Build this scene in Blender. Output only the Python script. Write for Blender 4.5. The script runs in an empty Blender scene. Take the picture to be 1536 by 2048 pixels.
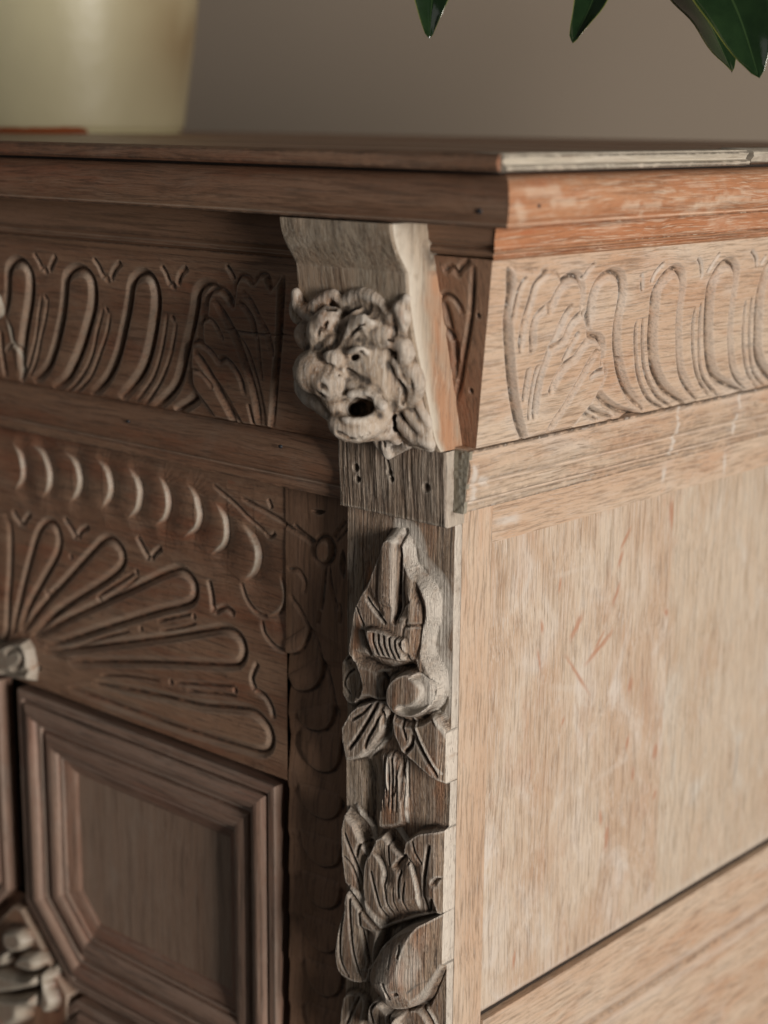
import bpy, math, random
import numpy as np
from math import radians, sin, cos, pi
rng = np.random.RandomState(7)
random.seed(7)
scene = bpy.context.scene
col = scene.collection

# ------------------------------------------------------------------ camera
F, CX, CY = 3350.0, 768.0, 1024.0          # photograph pixels
PITCH, HEAD, ROLL = radians(13.2), radians(132.1), radians(0.5)
fw = np.array([cos(HEAD)*cos(PITCH), sin(HEAD)*cos(PITCH), -sin(PITCH)])
rt = np.array([sin(HEAD), -cos(HEAD), 0.0]); up = np.cross(rt, fw)
rt, up = rt*cos(ROLL)+up*sin(ROLL), -rt*sin(ROLL)+up*cos(ROLL)
def ray(px, py):
    v = fw+rt*(px-CX)/F-up*(py-CY)/F
    return v/np.linalg.norm(v)
CAM = np.array([0, 0, 0.70])-ray(910, 1050)*1.0
def on(px, py, ax, val):
    """point of an axis plane seen at a photo pixel (used to measure the carving off the photo)"""
    v = ray(px, py); t = (val-CAM[ax])/v[ax]
    return CAM+v*t
cd = bpy.data.cameras.new("camera"); cam = bpy.data.objects.new("camera", cd); col.objects.link(cam)
from mathutils import Matrix, Vector
M = Matrix(((rt[0], up[0], -fw[0], CAM[0]), (rt[1], up[1], -fw[1], CAM[1]), (rt[2], up[2], -fw[2], CAM[2]), (0, 0, 0, 1)))
cam.matrix_world = M
cd.sensor_fit = 'HORIZONTAL'; cd.sensor_width = 36.0; cd.lens = F/1536*36
cd.clip_start = 0.05; cd.clip_end = 50
cd.dof.use_dof = True; cd.dof.focus_distance = 1.05; cd.dof.aperture_fstop = 6.0
scene.camera = cam

# ------------------------------------------------------------------ light
w = bpy.data.worlds.new("World"); scene.world = w; w.use_nodes = True
bg = w.node_tree.nodes['Background']; bg.inputs[0].default_value = (1.0, 0.94, 0.88, 1); bg.inputs[1].default_value = 0.038
def area(name, loc, target, sx, sy, power, colr):
    l = bpy.data.lights.new(name, 'AREA'); l.shape = 'RECTANGLE'; l.size = sx; l.size_y = sy
    l.energy = power; l.color = colr
    o = bpy.data.objects.new(name, l); col.objects.link(o)
    o.location = loc
    o.rotation_euler = (Vector(target)-Vector(loc)).to_track_quat('-Z', 'Y').to_euler()
    return o
area("window_light", (3.92, -0.98, 0.80), (0, 0.0, 0.72), 1.0, 1.6, 174, (1.0, 0.94, 0.88))
area("room_light", (-1.1, -2.4, 1.7), (-0.1, 0, 0.7), 1.6, 1.4, 3.0, (1.0, 0.97, 0.93))
scene.view_settings.view_transform = 'Standard'
scene.view_settings.look = 'None'
scene.view_settings.exposure = 0.0

# ------------------------------------------------------------------ materials
def nt(name):
    m = bpy.data.materials.new(name); m.use_nodes = True
    t = m.node_tree; b = t.nodes['Principled BSDF']
    return m, t, b
class NB:
    def __init__(s, t): s.t = t
    def n(s, typ, **k):
        o = s.t.nodes.new(typ)
        for a, v in k.items(): setattr(o, a, v)
        return o
    def link(s, a, b): s.t.links.new(a, b)
    def noise(s, vec, scale, detail=3, rough=0.55, dist=0.0):
        mp = s.n('ShaderNodeVectorMath', operation='MULTIPLY'); s.link(vec, mp.inputs[0]); mp.inputs[1].default_value = scale
        o = s.n('ShaderNodeTexNoise'); s.link(mp.outputs[0], o.inputs['Vector'])
        o.inputs['Scale'].default_value = 1.0; o.inputs['Detail'].default_value = detail
        o.inputs['Roughness'].default_value = rough; o.inputs['Distortion'].default_value = dist
        return o.outputs[0]
    def ramp(s, fac, lo, hi):
        o = s.n('ShaderNodeMapRange'); s.link(fac, o.inputs[0]); o.clamp = True
        o.interpolation_type = 'SMOOTHSTEP'
        o.inputs[1].default_value = lo; o.inputs[2].default_value = hi
        return o.outputs[0]
    def mul(s, a, b):
        o = s.n('ShaderNodeMath', operation='MULTIPLY'); s.link(a, o.inputs[0])
        if isinstance(b, float): o.inputs[1].default_value = b
        else: s.link(b, o.inputs[1])
        return o.outputs[0]
    def add(s, a, b):
        o = s.n('ShaderNodeMath', operation='ADD'); s.link(a, o.inputs[0])
        if isinstance(b, float): o.inputs[1].default_value = b
        else: s.link(b, o.inputs[1])
        return o.outputs[0]
    def mix(s, fac, a, b, mode='MIX'):
        o = s.n('ShaderNodeMix', data_type='RGBA', blend_type=mode)
        if isinstance(fac, float): o.inputs[0].default_value = fac
        else: s.link(fac, o.inputs[0])
        for i, c in ((6, a), (7, b)):
            if isinstance(c, tuple): o.inputs[i].default_value = (*c, 1)
            else: s.link(c, o.inputs[i])
        return o.outputs[2]

def wood(name, mid, light, accent, pore=(0.05, 0.03, 0.02), lime=(0.62, 0.57, 0.48), limeamt=0.25, accamt=0.35,
         ridge=0.35, rough=0.62, accs=(5, 34, 34), broads=(2.2, 42, 42), fal=14, poreamt=0.6, fine=330.0, spec=0.35, bumpd=0.0006, dirt=0.8, cavlime=0.2):
    m, t, b = nt(name); q = NB(t)
    at = q.n('ShaderNodeAttribute', attribute_name='wc'); wc = at.outputs['Vector']
    cv = q.n('ShaderNodeAttribute', attribute_name='cav'); lm = q.n('ShaderNodeAttribute', attribute_name='lime')
    warp = q.noise(wc, (9, 9, 9), 2)
    wv = q.n('ShaderNodeVectorMath', operation='MULTIPLY_ADD'); q.link(warp, wv.inputs[0])
    wv.inputs[1].default_value = (0, 0.010, 0.010); q.link(wc, wv.inputs[2]); wc2 = wv.outputs[0]
    broad = q.noise(wc2, broads, 4, 0.6)
    fin = q.noise(wc2, (fal, fine, fine), 4, 0.65)
    hair = q.noise(wc2, (38, fine*3.2, fine*3.2), 2, 0.6)
    por = q.noise(wc2, (150, 1500, 1500), 1, 0.5)
    blot = q.noise(wc, (16, 26, 26), 4, 0.62, 0.6)
    accn = q.noise(wc2, accs, 5, 0.68, 0.3)
    fleck = q.noise(wc, (22, 95, 95), 3, 0.6, 1.2)
    c = q.mix(q.ramp(broad, 0.36, 0.66), mid, light)
    c = q.mix(q.mul(q.ramp(accn, 0.50, 0.68), accamt), c, accent)
    c = q.mix(q.mul(q.ramp(fleck, 0.68, 0.74), 0.55*min(1, accamt*1.6)), c, accent)
    c = q.mix(q.mul(q.ramp(blot, 0.52, 0.74), limeamt), c, lime)
    c = q.mix(q.mul(q.ramp(fin, 0.55, 0.32), poreamt*0.9), c, pore)
    c = q.mix(q.mul(q.ramp(hair, 0.52, 0.66), limeamt*0.8), c, lime)
    pm = q.mul(q.ramp(por, 0.60, 0.70), poreamt*0.45)
    st = q.n('ShaderNodeAttribute', attribute_name='stn')
    c = q.mix(q.mul(q.mul(st.outputs['Fac'], q.ramp(fin, 0.20, 0.45)), 0.95), c, accent)
    c = q.mix(pm, c, pore)
    cn = q.noise(wc, (140, 140, 140), 3)
    c = q.mix(q.mul(q.mul(cv.outputs['Fac'], q.ramp(cn, 0.25, 0.6)), dirt), c, (0.035, 0.026, 0.02))  # cavity dirt, with groove and crevice shade mixed into the same colour
    c = q.mix(q.mul(q.mul(cv.outputs['Fac'], q.ramp(cn, 0.58, 0.66)), cavlime), c, lime)
    c = q.mix(q.mul(lm.outputs['Fac'], q.ramp(cn, 0.12, 0.5)), c, lime)  # lime residue and worn edges, also painted light on bevels and groove walls
    q.link(c, b.inputs['Base Color'])
    rr = q.n('ShaderNodeMapRange'); q.link(blot, rr.inputs[0]); rr.inputs[3].default_value = rough-0.12; rr.inputs[4].default_value = rough+0.15
    q.link(rr.outputs[0], b.inputs['Roughness'])
    b.inputs['Specular IOR Level'].default_value = spec
    hs = q.add(q.add(q.mul(fin, 1.0), q.mul(hair, 0.45)), q.mul(pm, -0.5))
    bm = q.n('ShaderNodeBump'); q.link(hs, bm.inputs['Height']); bm.inputs['Strength'].default_value = ridge; bm.inputs['Distance'].default_value = bumpd*2
    q.link(bm.outputs[0], b.inputs['Normal'])
    return m

W = {}
W['side'] = wood('pale_oak', (0.555, 0.390, 0.272), (0.615, 0.480, 0.360), (0.49, 0.27, 0.155), limeamt=0.42, accamt=0.52, lime=(0.62, 0.555, 0.49), poreamt=0.60, ridge=0.45, dirt=0.85, cavlime=0.6, accs=(7, 26, 26), broads=(5, 30, 30), pore=(0.12, 0.075, 0.045), fine=560.0, fal=34)
W['panel'] = wood('washed_oak', (0.520, 0.375, 0.265), (0.605, 0.495, 0.385), (0.43, 0.20, 0.115), limeamt=0.9, accamt=0.24, lime=(0.66, 0.59, 0.52), poreamt=0.62, ridge=0.45, dirt=0.5, accs=(18, 34, 34), broads=(11, 26, 26), fine=620.0, pore=(0.17, 0.11, 0.07), fal=26)
W['panel_b'] = wood('washed_oak_cool', (0.515, 0.390, 0.280), (0.585, 0.480, 0.370), (0.46, 0.25, 0.15), limeamt=0.9, accamt=0.25, lime=(0.61, 0.56, 0.49), poreamt=0.6, ridge=0.45, dirt=0.5, accs=(14, 26, 26), broads=(9, 22, 22), fine=620.0, pore=(0.17, 0.12, 0.08), fal=26)
W['orange'] = wood('orange_oak', (0.416, 0.176, 0.082), (0.480, 0.247, 0.133), (0.400, 0.120, 0.047), limeamt=0.55, accamt=0.5, lime=(0.70, 0.58, 0.45), poreamt=0.45, ridge=0.3, dirt=0.6, cavlime=0.6)
W['front'] = wood('brown_oak', (0.290, 0.150, 0.088), (0.385, 0.225, 0.140), (0.33, 0.115, 0.055), limeamt=0.16, accamt=0.6, lime=(0.46, 0.40, 0.32), poreamt=0.55, ridge=0.5, spec=0.5, rough=0.42, dirt=0.78, cavlime=0.12, fine=480.0, fal=26)
W['olive'] = wood('olive_brown_oak', (0.252, 0.140, 0.082), (0.304, 0.175, 0.110), (0.17, 0.09, 0.045), limeamt=0.08, accamt=0.3, lime=(0.4, 0.34, 0.27), poreamt=0.5, ridge=0.3, spec=0.4, rough=0.55)
W['post'] = wood('weathered_oak', (0.330, 0.215, 0.142), (0.45, 0.335, 0.235), (0.46, 0.20, 0.09), limeamt=0.42, accamt=0.55, lime=(0.72, 0.65, 0.56), poreamt=0.95, ridge=1.0, fine=640.0, rough=0.68, bumpd=0.001, dirt=0.95, cavlime=0.12)
W['block'] = wood('ridged_brown_oak', (0.235, 0.165, 0.115), (0.34, 0.25, 0.18), (0.26, 0.15, 0.09), limeamt=0.34, accamt=0.2, lime=(0.60, 0.53, 0.44), poreamt=0.85, ridge=0.8, fine=480.0, rough=0.7, bumpd=0.0012)
W['console'] = wood('bleached_oak', (0.36, 0.275, 0.195), (0.46, 0.37, 0.275), (0.47, 0.20, 0.085), limeamt=0.45, accamt=0.2, lime=(0.66, 0.60, 0.50), poreamt=0.6, ridge=0.5, rough=0.65)
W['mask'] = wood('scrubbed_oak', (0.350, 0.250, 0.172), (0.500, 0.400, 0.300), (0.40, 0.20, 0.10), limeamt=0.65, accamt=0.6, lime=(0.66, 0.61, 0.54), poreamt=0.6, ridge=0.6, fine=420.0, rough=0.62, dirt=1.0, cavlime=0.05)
W['repair'] = wood('raw_grey_oak', (0.46, 0.41, 0.33), (0.54, 0.49, 0.40), (0.33, 0.21, 0.15), limeamt=0.4, accamt=0.6, lime=(0.62, 0.58, 0.50), poreamt=0.35, ridge=0.3, rough=0.75)
W['fill'] = wood('grey_filler', (0.25, 0.22, 0.165), (0.34, 0.31, 0.24), (0.15, 0.12, 0.09), limeamt=0.3, accamt=0.2, lime=(0.45, 0.47, 0.45), poreamt=0.3, ridge=0.6, rough=0.9)
W['door_frame'] = wood('frame_brown_oak', (0.265, 0.148, 0.100), (0.345, 0.215, 0.155), (0.30, 0.11, 0.065), limeamt=0.22, accamt=0.45, lime=(0.44, 0.39, 0.33), poreamt=0.7, ridge=0.4, spec=0.5, rough=0.45)
W['panel_brown'] = wood('panel_brown_oak', (0.33, 0.218, 0.155), (0.38, 0.265, 0.195), (0.24, 0.13, 0.08), limeamt=0.25, accamt=0.2, lime=(0.42, 0.37, 0.31), poreamt=0.4, ridge=0.2, spec=0.5, rough=0.42)
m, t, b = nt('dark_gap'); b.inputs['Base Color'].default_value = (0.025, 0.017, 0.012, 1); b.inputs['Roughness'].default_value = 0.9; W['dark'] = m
m, t, b = nt('iron_nail'); b.inputs['Base Color'].default_value = (0.05, 0.05, 0.055, 1); b.inputs['Roughness'].default_value = 0.6; b.inputs['Metallic'].default_value = 0.5; W['iron'] = m

# ------------------------------------------------------------------ helpers
def empty(name, loc):
    o = bpy.data.objects.new(name, None); col.objects.link(o); o.location = loc; o.empty_display_size = 0.05
    return o
def setattrs(me, wc, cav=None, lime=None, stn=None):
    n = len(me.vertices)
    a = me.attributes.new('wc', 'FLOAT_VECTOR', 'POINT'); a.data.foreach_set('vector', np.ascontiguousarray(wc, dtype=np.float32).ravel())
    for nm, v in (('cav', cav), ('lime', lime), ('stn', stn)):
        a = me.attributes.new(nm, 'FLOAT', 'POINT')
        a.data.foreach_set('value', np.zeros(n, dtype=np.float32) if v is None else np.ascontiguousarray(v, dtype=np.float32).ravel())
def mesh(name, V, Q, mat, parent=None, wc=None, cav=None, lime=None, smooth=True, normals=None, label=None, sharp=None, stn=None):
    V = np.asarray(V, dtype=np.float64)
    me = bpy.data.meshes.new(name)
    if isinstance(Q, np.ndarray):
        me.vertices.add(len(V)); me.vertices.foreach_set('co', V.astype(np.float32).ravel())
        k = Q.shape[1]
        me.loops.add(Q.size); me.loops.foreach_set('vertex_index', Q.astype(np.int32).ravel())
        me.polygons.add(len(Q)); me.polygons.foreach_set('loop_start', np.arange(0, Q.size, k, dtype=np.int32))
        me.update(calc_edges=True)
    else:
        me.from_pydata([tuple(v) for v in V], [], [tuple(int(i) for i in f) for f in Q]); me.update()
    me.validate()
    me.polygons.foreach_set('use_smooth', np.full(len(me.polygons), bool(smooth)))
    if sharp is not None and smooth:
        me.set_sharp_from_angle(angle=radians(sharp))
    if wc is None: wc = V[:, [0, 2, 1]]
    setattrs(me, wc, cav, lime, stn)
    me.materials.append(mat)
    if normals is not None:
        me.normals_split_custom_set_from_vertices([tuple(x) for x in normals])
    o = bpy.data.objects.new(name, me); col.objects.link(o)
    if parent is not None:
        o.parent = parent
        pl = parent
        off = Vector((0, 0, 0))
        while pl is not None: off += pl.location; pl = pl.parent
        o.location = -off
    if label: o['label'] = label
    return o
off_cnt = [0]
def grain(P, axis):
    """solid wood coordinates: first component runs with the grain"""
    off_cnt[0] += 1
    o = np.array([off_cnt[0]*0.731, off_cnt[0]*0.377, off_cnt[0]*0.219])
    idx = {0: [0, 2, 1], 1: [1, 2, 0], 2: [2, 0, 1]}[axis]
    return P[:, idx]+o
def catmull(p, sub=5, closed=False):
    p = np.asarray(p, float); n = len(p)
    if n < 3: return p
    out = []
    rngi = range(n) if closed else range(n-1)
    for i in rngi:
        if closed: a, b_, c, d = p[(i-1) % n], p[i], p[(i+1) % n], p[(i+2) % n]
        else: a, b_, c, d = p[max(i-1, 0)], p[i], p[i+1], p[min(i+2, n-1)]
        for k in range(sub):
            t = k/sub
            out.append(0.5*((2*b_)+(-a+c)*t+(2*a-5*b_+4*c-d)*t*t+(-a+3*b_-3*c+d)*t**3))
    if not closed: out.append(p[-1])
    return np.array(out)
def vnoise(x, y, seed=0):
    """cheap value noise on arrays"""
    r = np.random.RandomState(seed).rand(64, 64)
    xi = np.floor(x).astype(int); yi = np.floor(y).astype(int); fx = x-xi; fy = y-yi
    fx = fx*fx*(3-2*fx); fy = fy*fy*(3-2*fy)
    g = lambda a, b_: r[a % 64, b_ % 64]
    return (g(xi, yi)*(1-fx)+g(xi+1, yi)*fx)*(1-fy)+(g(xi, yi+1)*(1-fx)+g(xi+1, yi+1)*fx)*fy-0.5
def sstep(x): x = np.clip(x, 0, 1); return x*x*(3-2*x)

class Carve:
    """a board whose face is carved: heights on a plane, built as real geometry"""
    def __init__(s, O, U, V, s0, s1, t0, t1, res, left=None, right=None):
        s.O, s.U, s.V = (np.array(a, float) for a in (O, U, V)); s.U /= np.linalg.norm(s.U); s.V /= np.linalg.norm(s.V)
        s.N = np.cross(s.U, s.V)
        s.nu = int(round((s1-s0)/res))+1; s.nv = int(round((t1-t0)/res))+1
        a = np.linspace(0, 1, s.nu)[None, :]; tt = np.linspace(t0, t1, s.nv)[:, None]
        L = np.full_like(tt, s0) if left is None else left[0]+(left[1]-left[0])*(tt-t0)/(t1-t0)
        R = np.full_like(tt, s1) if right is None else right[0]+(right[1]-right[0])*(tt-t0)/(t1-t0)
        s.S = L+(R-L)*a; s.T = np.repeat(tt, s.nu, axis=1)
        s.H = np.zeros_like(s.S); s.cav = np.zeros_like(s.S); s.lime = np.zeros_like(s.S); s.stn = np.zeros_like(s.S)
        s.lab = np.zeros(s.S.shape, int); s.labels = {}
    def px(s, pts, lift=0.0):
        out = []
        for x, y in pts:
            v = ray(x, y); o = s.O+s.N*lift
            t = ((o-CAM)@s.N)/(v@s.N); p = CAM+v*t-o
            out.append((p@s.U, p@s.V))
        return np.array(out)
    def near(s, P, R):
        lo = P.min(0)-R; hi = P.max(0)+R
        m = (s.S > lo[0]) & (s.S < hi[0]) & (s.T > lo[1]) & (s.T < hi[1])
        return np.nonzero(m)
    def dist(s, P, R, closed=False):
        ij = s.near(P, R); x = s.S[ij]; y = s.T[ij]
        D = np.full(x.shape, 1e9); side = np.zeros(x.shape); par = np.zeros(x.shape)
        Q = np.vstack([P, P[:1]]) if closed else P
        L = np.concatenate([[0], np.cumsum(np.linalg.norm(np.diff(Q, axis=0), axis=1))]); tot = max(L[-1], 1e-9)
        ins = np.zeros(x.shape, bool)
        for i in range(len(Q)-1):
            a, b_ = Q[i], Q[i+1]; e = b_-a; l2 = max(e@e, 1e-14)
            t = np.clip(((x-a[0])*e[0]+(y-a[1])*e[1])/l2, 0, 1)
            dx = x-a[0]-t*e[0]; dy = y-a[1]-t*e[1]; d = np.hypot(dx, dy)
            k = d < D; D[k] = d[k]; side[k] = (e[0]*dy-e[1]*dx)[k]; par[k] = ((L[i]+t*np.sqrt(l2))/tot)[k]
            if closed and a[1] != b_[1]:
                c = ((a[1] > y) != (b_[1] > y)) & (x < (b_[0]-a[0])*(y-a[1])/(b_[1]-a[1])+a[0]); ins ^= c
        return ij, D, side, par, ins
    def groove(s, pts, w=0.0022, dep=0.0014, lime=0.0, cav=0.8, lift=0.0, raw=False, power=1.0, taper=True, sub=5):
        P = catmull(pts if raw else s.px(pts, lift), sub)
        ij, D, side, par, _ = s.dist(P, w*1.8)
        tp = np.clip(np.minimum(par, 1-par)/0.12, 0.0, 1)**0.6 if taper else 1.0
        g = np.clip(1-D/w, 0, 1)**power*tp
        s.H[ij] -= dep*g
        s.cav[ij] = np.maximum(s.cav[ij], min(1, cav*1.5)*np.clip(1-D/max(w*0.42, 0.0010), 0, 1)*tp)  # dark bottom line: grime plus groove shade put into the colour
        if lime: s.lime[ij] = np.maximum(s.lime[ij], lime*np.clip(1-np.abs(D/w-0.62)/0.42, 0, 1)*tp)  # pale shoulders: residue plus painted light on the groove walls
    def gouge(s, pts, dep=0.003, wall=0.0022, ramp=0.012, sgn=1, lime=0.0, fade=0.25, lift=0.0, cav=0.3):
        """one sided cut: a wall along the curve, the floor rising away on one side"""
        P = catmull(s.px(pts, lift), 5)
        ij, D, side, par, _ = s.dist(P, ramp*3)
        k = side*sgn > 0
        f = np.clip(np.minimum(par, 1-par)/fade, 0, 1); f = f*f*(3-2*f)
        v = dep*sstep(D/wall)*np.exp(-np.maximum(D-wall, 0)/ramp)*f*k
        s.H[ij] -= v
        s.lime[ij] = np.maximum(s.lime[ij], lime*k*f*np.clip(1.2-D/wall, 0, 1))
        s.cav[ij] = np.maximum(s.cav[ij], cav*k*f*np.clip(1-np.abs(D-wall)/(wall*0.8), 0, 1))
    def ridge(s, pts, w, h, lift=0.0, lime=0.0):
        P = catmull(s.px(pts, lift), 5)
        ij, D, side, par, _ = s.dist(P, w*1.2)
        tp = np.clip(np.minimum(par, 1-par)/0.15, 0, 1)**0.5
        c = np.sqrt(np.clip(1-(D/w)**2, 0, 1))
        s.H[ij] += h*c*tp
        if lime: s.lime[ij] = np.maximum(s.lime[ij], lime*c)
    def poly(s, pts, h, bevel, lift=0.0, dome=0.0, domer=0.01, label=None, smooth=True, setto=False, base=None, raw=False, cav=0.0, lime=0.0, curve='s'):
        P = pts if raw else s.px(pts, lift)
        P = catmull(P, 4, True) if smooth else np.asarray(P)
        ij, D, side, par, ins = s.dist(P, 0.001, True)
        v = np.where(ins, (0.25*sstep(D/bevel)+0.75*np.clip(D/bevel, 0, 1) if curve == 's' else np.sqrt(np.clip(1-(1-np.clip(D/bevel, 0, 1))**2, 0, 1)))*h, 0)
        if dome: v += np.where(ins, dome*np.sqrt(np.clip(1-(1-np.clip(D/domer, 0, 1))**2, 0, 1)), 0)
        if base is not None: s.H[ij] = np.where(ins, base+v, s.H[ij]); s.cav[ij] = np.where(ins, s.cav[ij]*sstep(1-D/0.001), s.cav[ij]); s.lime[ij] = np.where(ins, 0, s.lime[ij])
        elif setto: s.H[ij] = np.where(ins, np.maximum(s.H[ij]*0+v, s.H[ij]), s.H[ij])
        else: s.H[ij] += v
        if cav: s.cav[ij] = np.maximum(s.cav[ij], np.where(ins, cav, 0))
        if lime: s.lime[ij] = np.maximum(s.lime[ij], np.where(ins, lime, 0))
        if label:
            k = s.labels.setdefault(label, [])
            n = sum(len(v) for v in s.labels.values())+1; k.append(n)
            s.lab[ij] = np.where(ins, n, s.lab[ij])
    def stroke(s, x0, y0, x1, y1, w, amt=1.0, what='stn'):
        P = s.px([(x0, y0), (x1, y1)]); ij, D, side, par, _ = s.dist(P, w*1.5)
        a = getattr(s, what); wv = w*(0.6+0.8*(vnoise(s.S[ij]*400, s.T[ij]*160, 8)+0.5))
        a[ij] = np.maximum(a[ij], amt*sstep(1.3-D/wv)*np.sqrt(np.clip(4*np.clip(par, 0.02, 0.98)*(1-np.clip(par, 0.02, 0.98)), 0, 1)))
    def dimple(s, x, y, r, dep, lift=0.0, cav=1.0):
        c = s.px([(x, y)], lift)[0]; d = np.hypot(s.S-c[0], s.T-c[1])
        g = sstep(1.3-d/r*1.0); g = np.clip(g, 0, 1); s.H -= dep*g; s.cav = np.maximum(s.cav, cav*g)
    def finish(s, name, mat, parent, axis, skirt=(0.01, 0.01, 0.01, 0.01), rough=0.00012, wear=0.35, seed=3, plabel=None, autocav=0.6, slime=0.0):
        s.H += rough*(vnoise(s.S*260, s.T*260, seed)*0.8+vnoise(s.S*70, s.T*70, seed+1)*2.2+vnoise(s.S*600, s.T*600, seed+2)*0.6)
        lap = np.zeros_like(s.H); h = s.H
        lap[1:-1, 1:-1] = (h[2:, 1:-1]+h[:-2, 1:-1]+h[1:-1, 2:]+h[1:-1, :-2]-4*h[1:-1, 1:-1])
        for _ in range(3): lap[1:-1, 1:-1] = (lap[2:, 1:-1]+lap[:-2, 1:-1]+lap[1:-1, 2:]+lap[1:-1, :-2]+lap[1:-1, 1:-1])/5
        lap /= 0.00022
        s.cav = np.clip(s.cav+np.clip(lap, 0, 1)*autocav, 0, 1); s.lime = np.clip(s.lime+np.clip(-lap, 0, 1)*wear, 0, 1)
        P = s.O+s.S[..., None]*s.U+s.T[..., None]*s.V+s.H[..., None]*s.N
        du = np.gradient(P, axis=1); dv = np.gradient(P, axis=0)
        Nn = np.cross(du, dv); Nn /= np.linalg.norm(Nn, axis=2, keepdims=True)
        nu, nv = s.nu, s.nv
        V = P.reshape(-1, 3); NN = Nn.reshape(-1, 3)
        wc = grain(V, axis)
        I = np.arange(nu*nv).reshape(nv, nu)
        Q = np.stack([I[:-1, :-1], I[:-1, 1:], I[1:, 1:], I[1:, :-1]], -1).reshape(-1, 4)
        fl = s.lab[:-1, :-1].reshape(-1)
        def sub(mask, nm, par, extra=None, lb=None):
            q = Q[mask]; u, inv = np.unique(q, return_inverse=True); q = inv.reshape(-1, 4)
            v, n_, w_, c_, l_ = V[u], NN[u], wc[u], s.cav.reshape(-1)[u], s.lime.reshape(-1)[u]; t_ = s.stn.reshape(-1)[u]
            if extra:
                B = []
                mp = {int(k): i for i, k in enumerate(u)} if False else None
                lut = np.full(nu*nv, -1); lut[u] = np.arange(len(u))
                for ring, dpt in extra:
                    if len(ring) < 2 or dpt <= 0: continue
                    a = V[ring]; b0 = len(v)
                    nv_ = np.vstack([a, a-s.N*(dpt+s.H.reshape(-1)[ring][:, None])])
                    k = len(ring); i = np.arange(k-1)
                    side_n = np.cross(a[-1]-a[0], s.N); side_n /= np.linalg.norm(side_n)
                    q = np.vstack([q, np.stack([b0+i, b0+i+k, b0+i+k+1, b0+i+1], -1)])
                    v = np.vstack([v, nv_]); n_ = np.vstack([n_, np.repeat(side_n[None], 2*k, 0)])
                    w_ = np.vstack([w_, np.vstack([wc[ring], wc[ring]+np.array([0, 0, -dpt])])])
                    c_ = np.concatenate([c_, s.cav.reshape(-1)[ring]*0.3, np.zeros(k)]); l_ = np.concatenate([l_, np.maximum(s.lime.reshape(-1)[ring]*0.5, slime), np.full(k, slime*0.8)]); t_ = np.concatenate([t_, np.zeros(2*k)])
            return mesh(nm, v, q, mat, par, wc=w_, cav=c_, lime=l_, normals=n_, label=lb, stn=t_)
        ex = [(I[0, ::-1], skirt[0]), (I[:, -1][::-1], skirt[1]), (I[-1, :], skirt[2]), (I[:, 0], skirt[3])]
        # orientation: each ring runs so that cross(dir, N) points outwards
        fixed = []
        cen = V.mean(0)
        for r, d in ex:
            a = V[r[-1]]-V[r[0]]; sn = np.cross(a, s.N)
            if sn@(V[r].mean(0)-cen) < 0: r = r[::-1]
            fixed.append((r, d))
        main = sub(fl == 0, name, parent, fixed, plabel)
        for lb, ns in s.labels.items():
            for n in ns:
                mk = fl == n
                if mk.sum() > 12: sub(mk, lb, main)
        return main

def box(name, x0, x1, y0, y1, z0, z1, mat, parent, axis=0, label=None):
    V = np.array([(x, y, z) for x in (x0, x1) for y in (y0, y1) for z in (z0, z1)])
    Q = [(0, 1, 3, 2), (4, 6, 7, 5), (0, 4, 5, 1), (2, 3, 7, 6), (0, 2, 6, 4), (1, 5, 7, 3)]
    return mesh(name, V, Q, mat, parent, wc=grain(V, axis), smooth=False, label=label)

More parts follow.
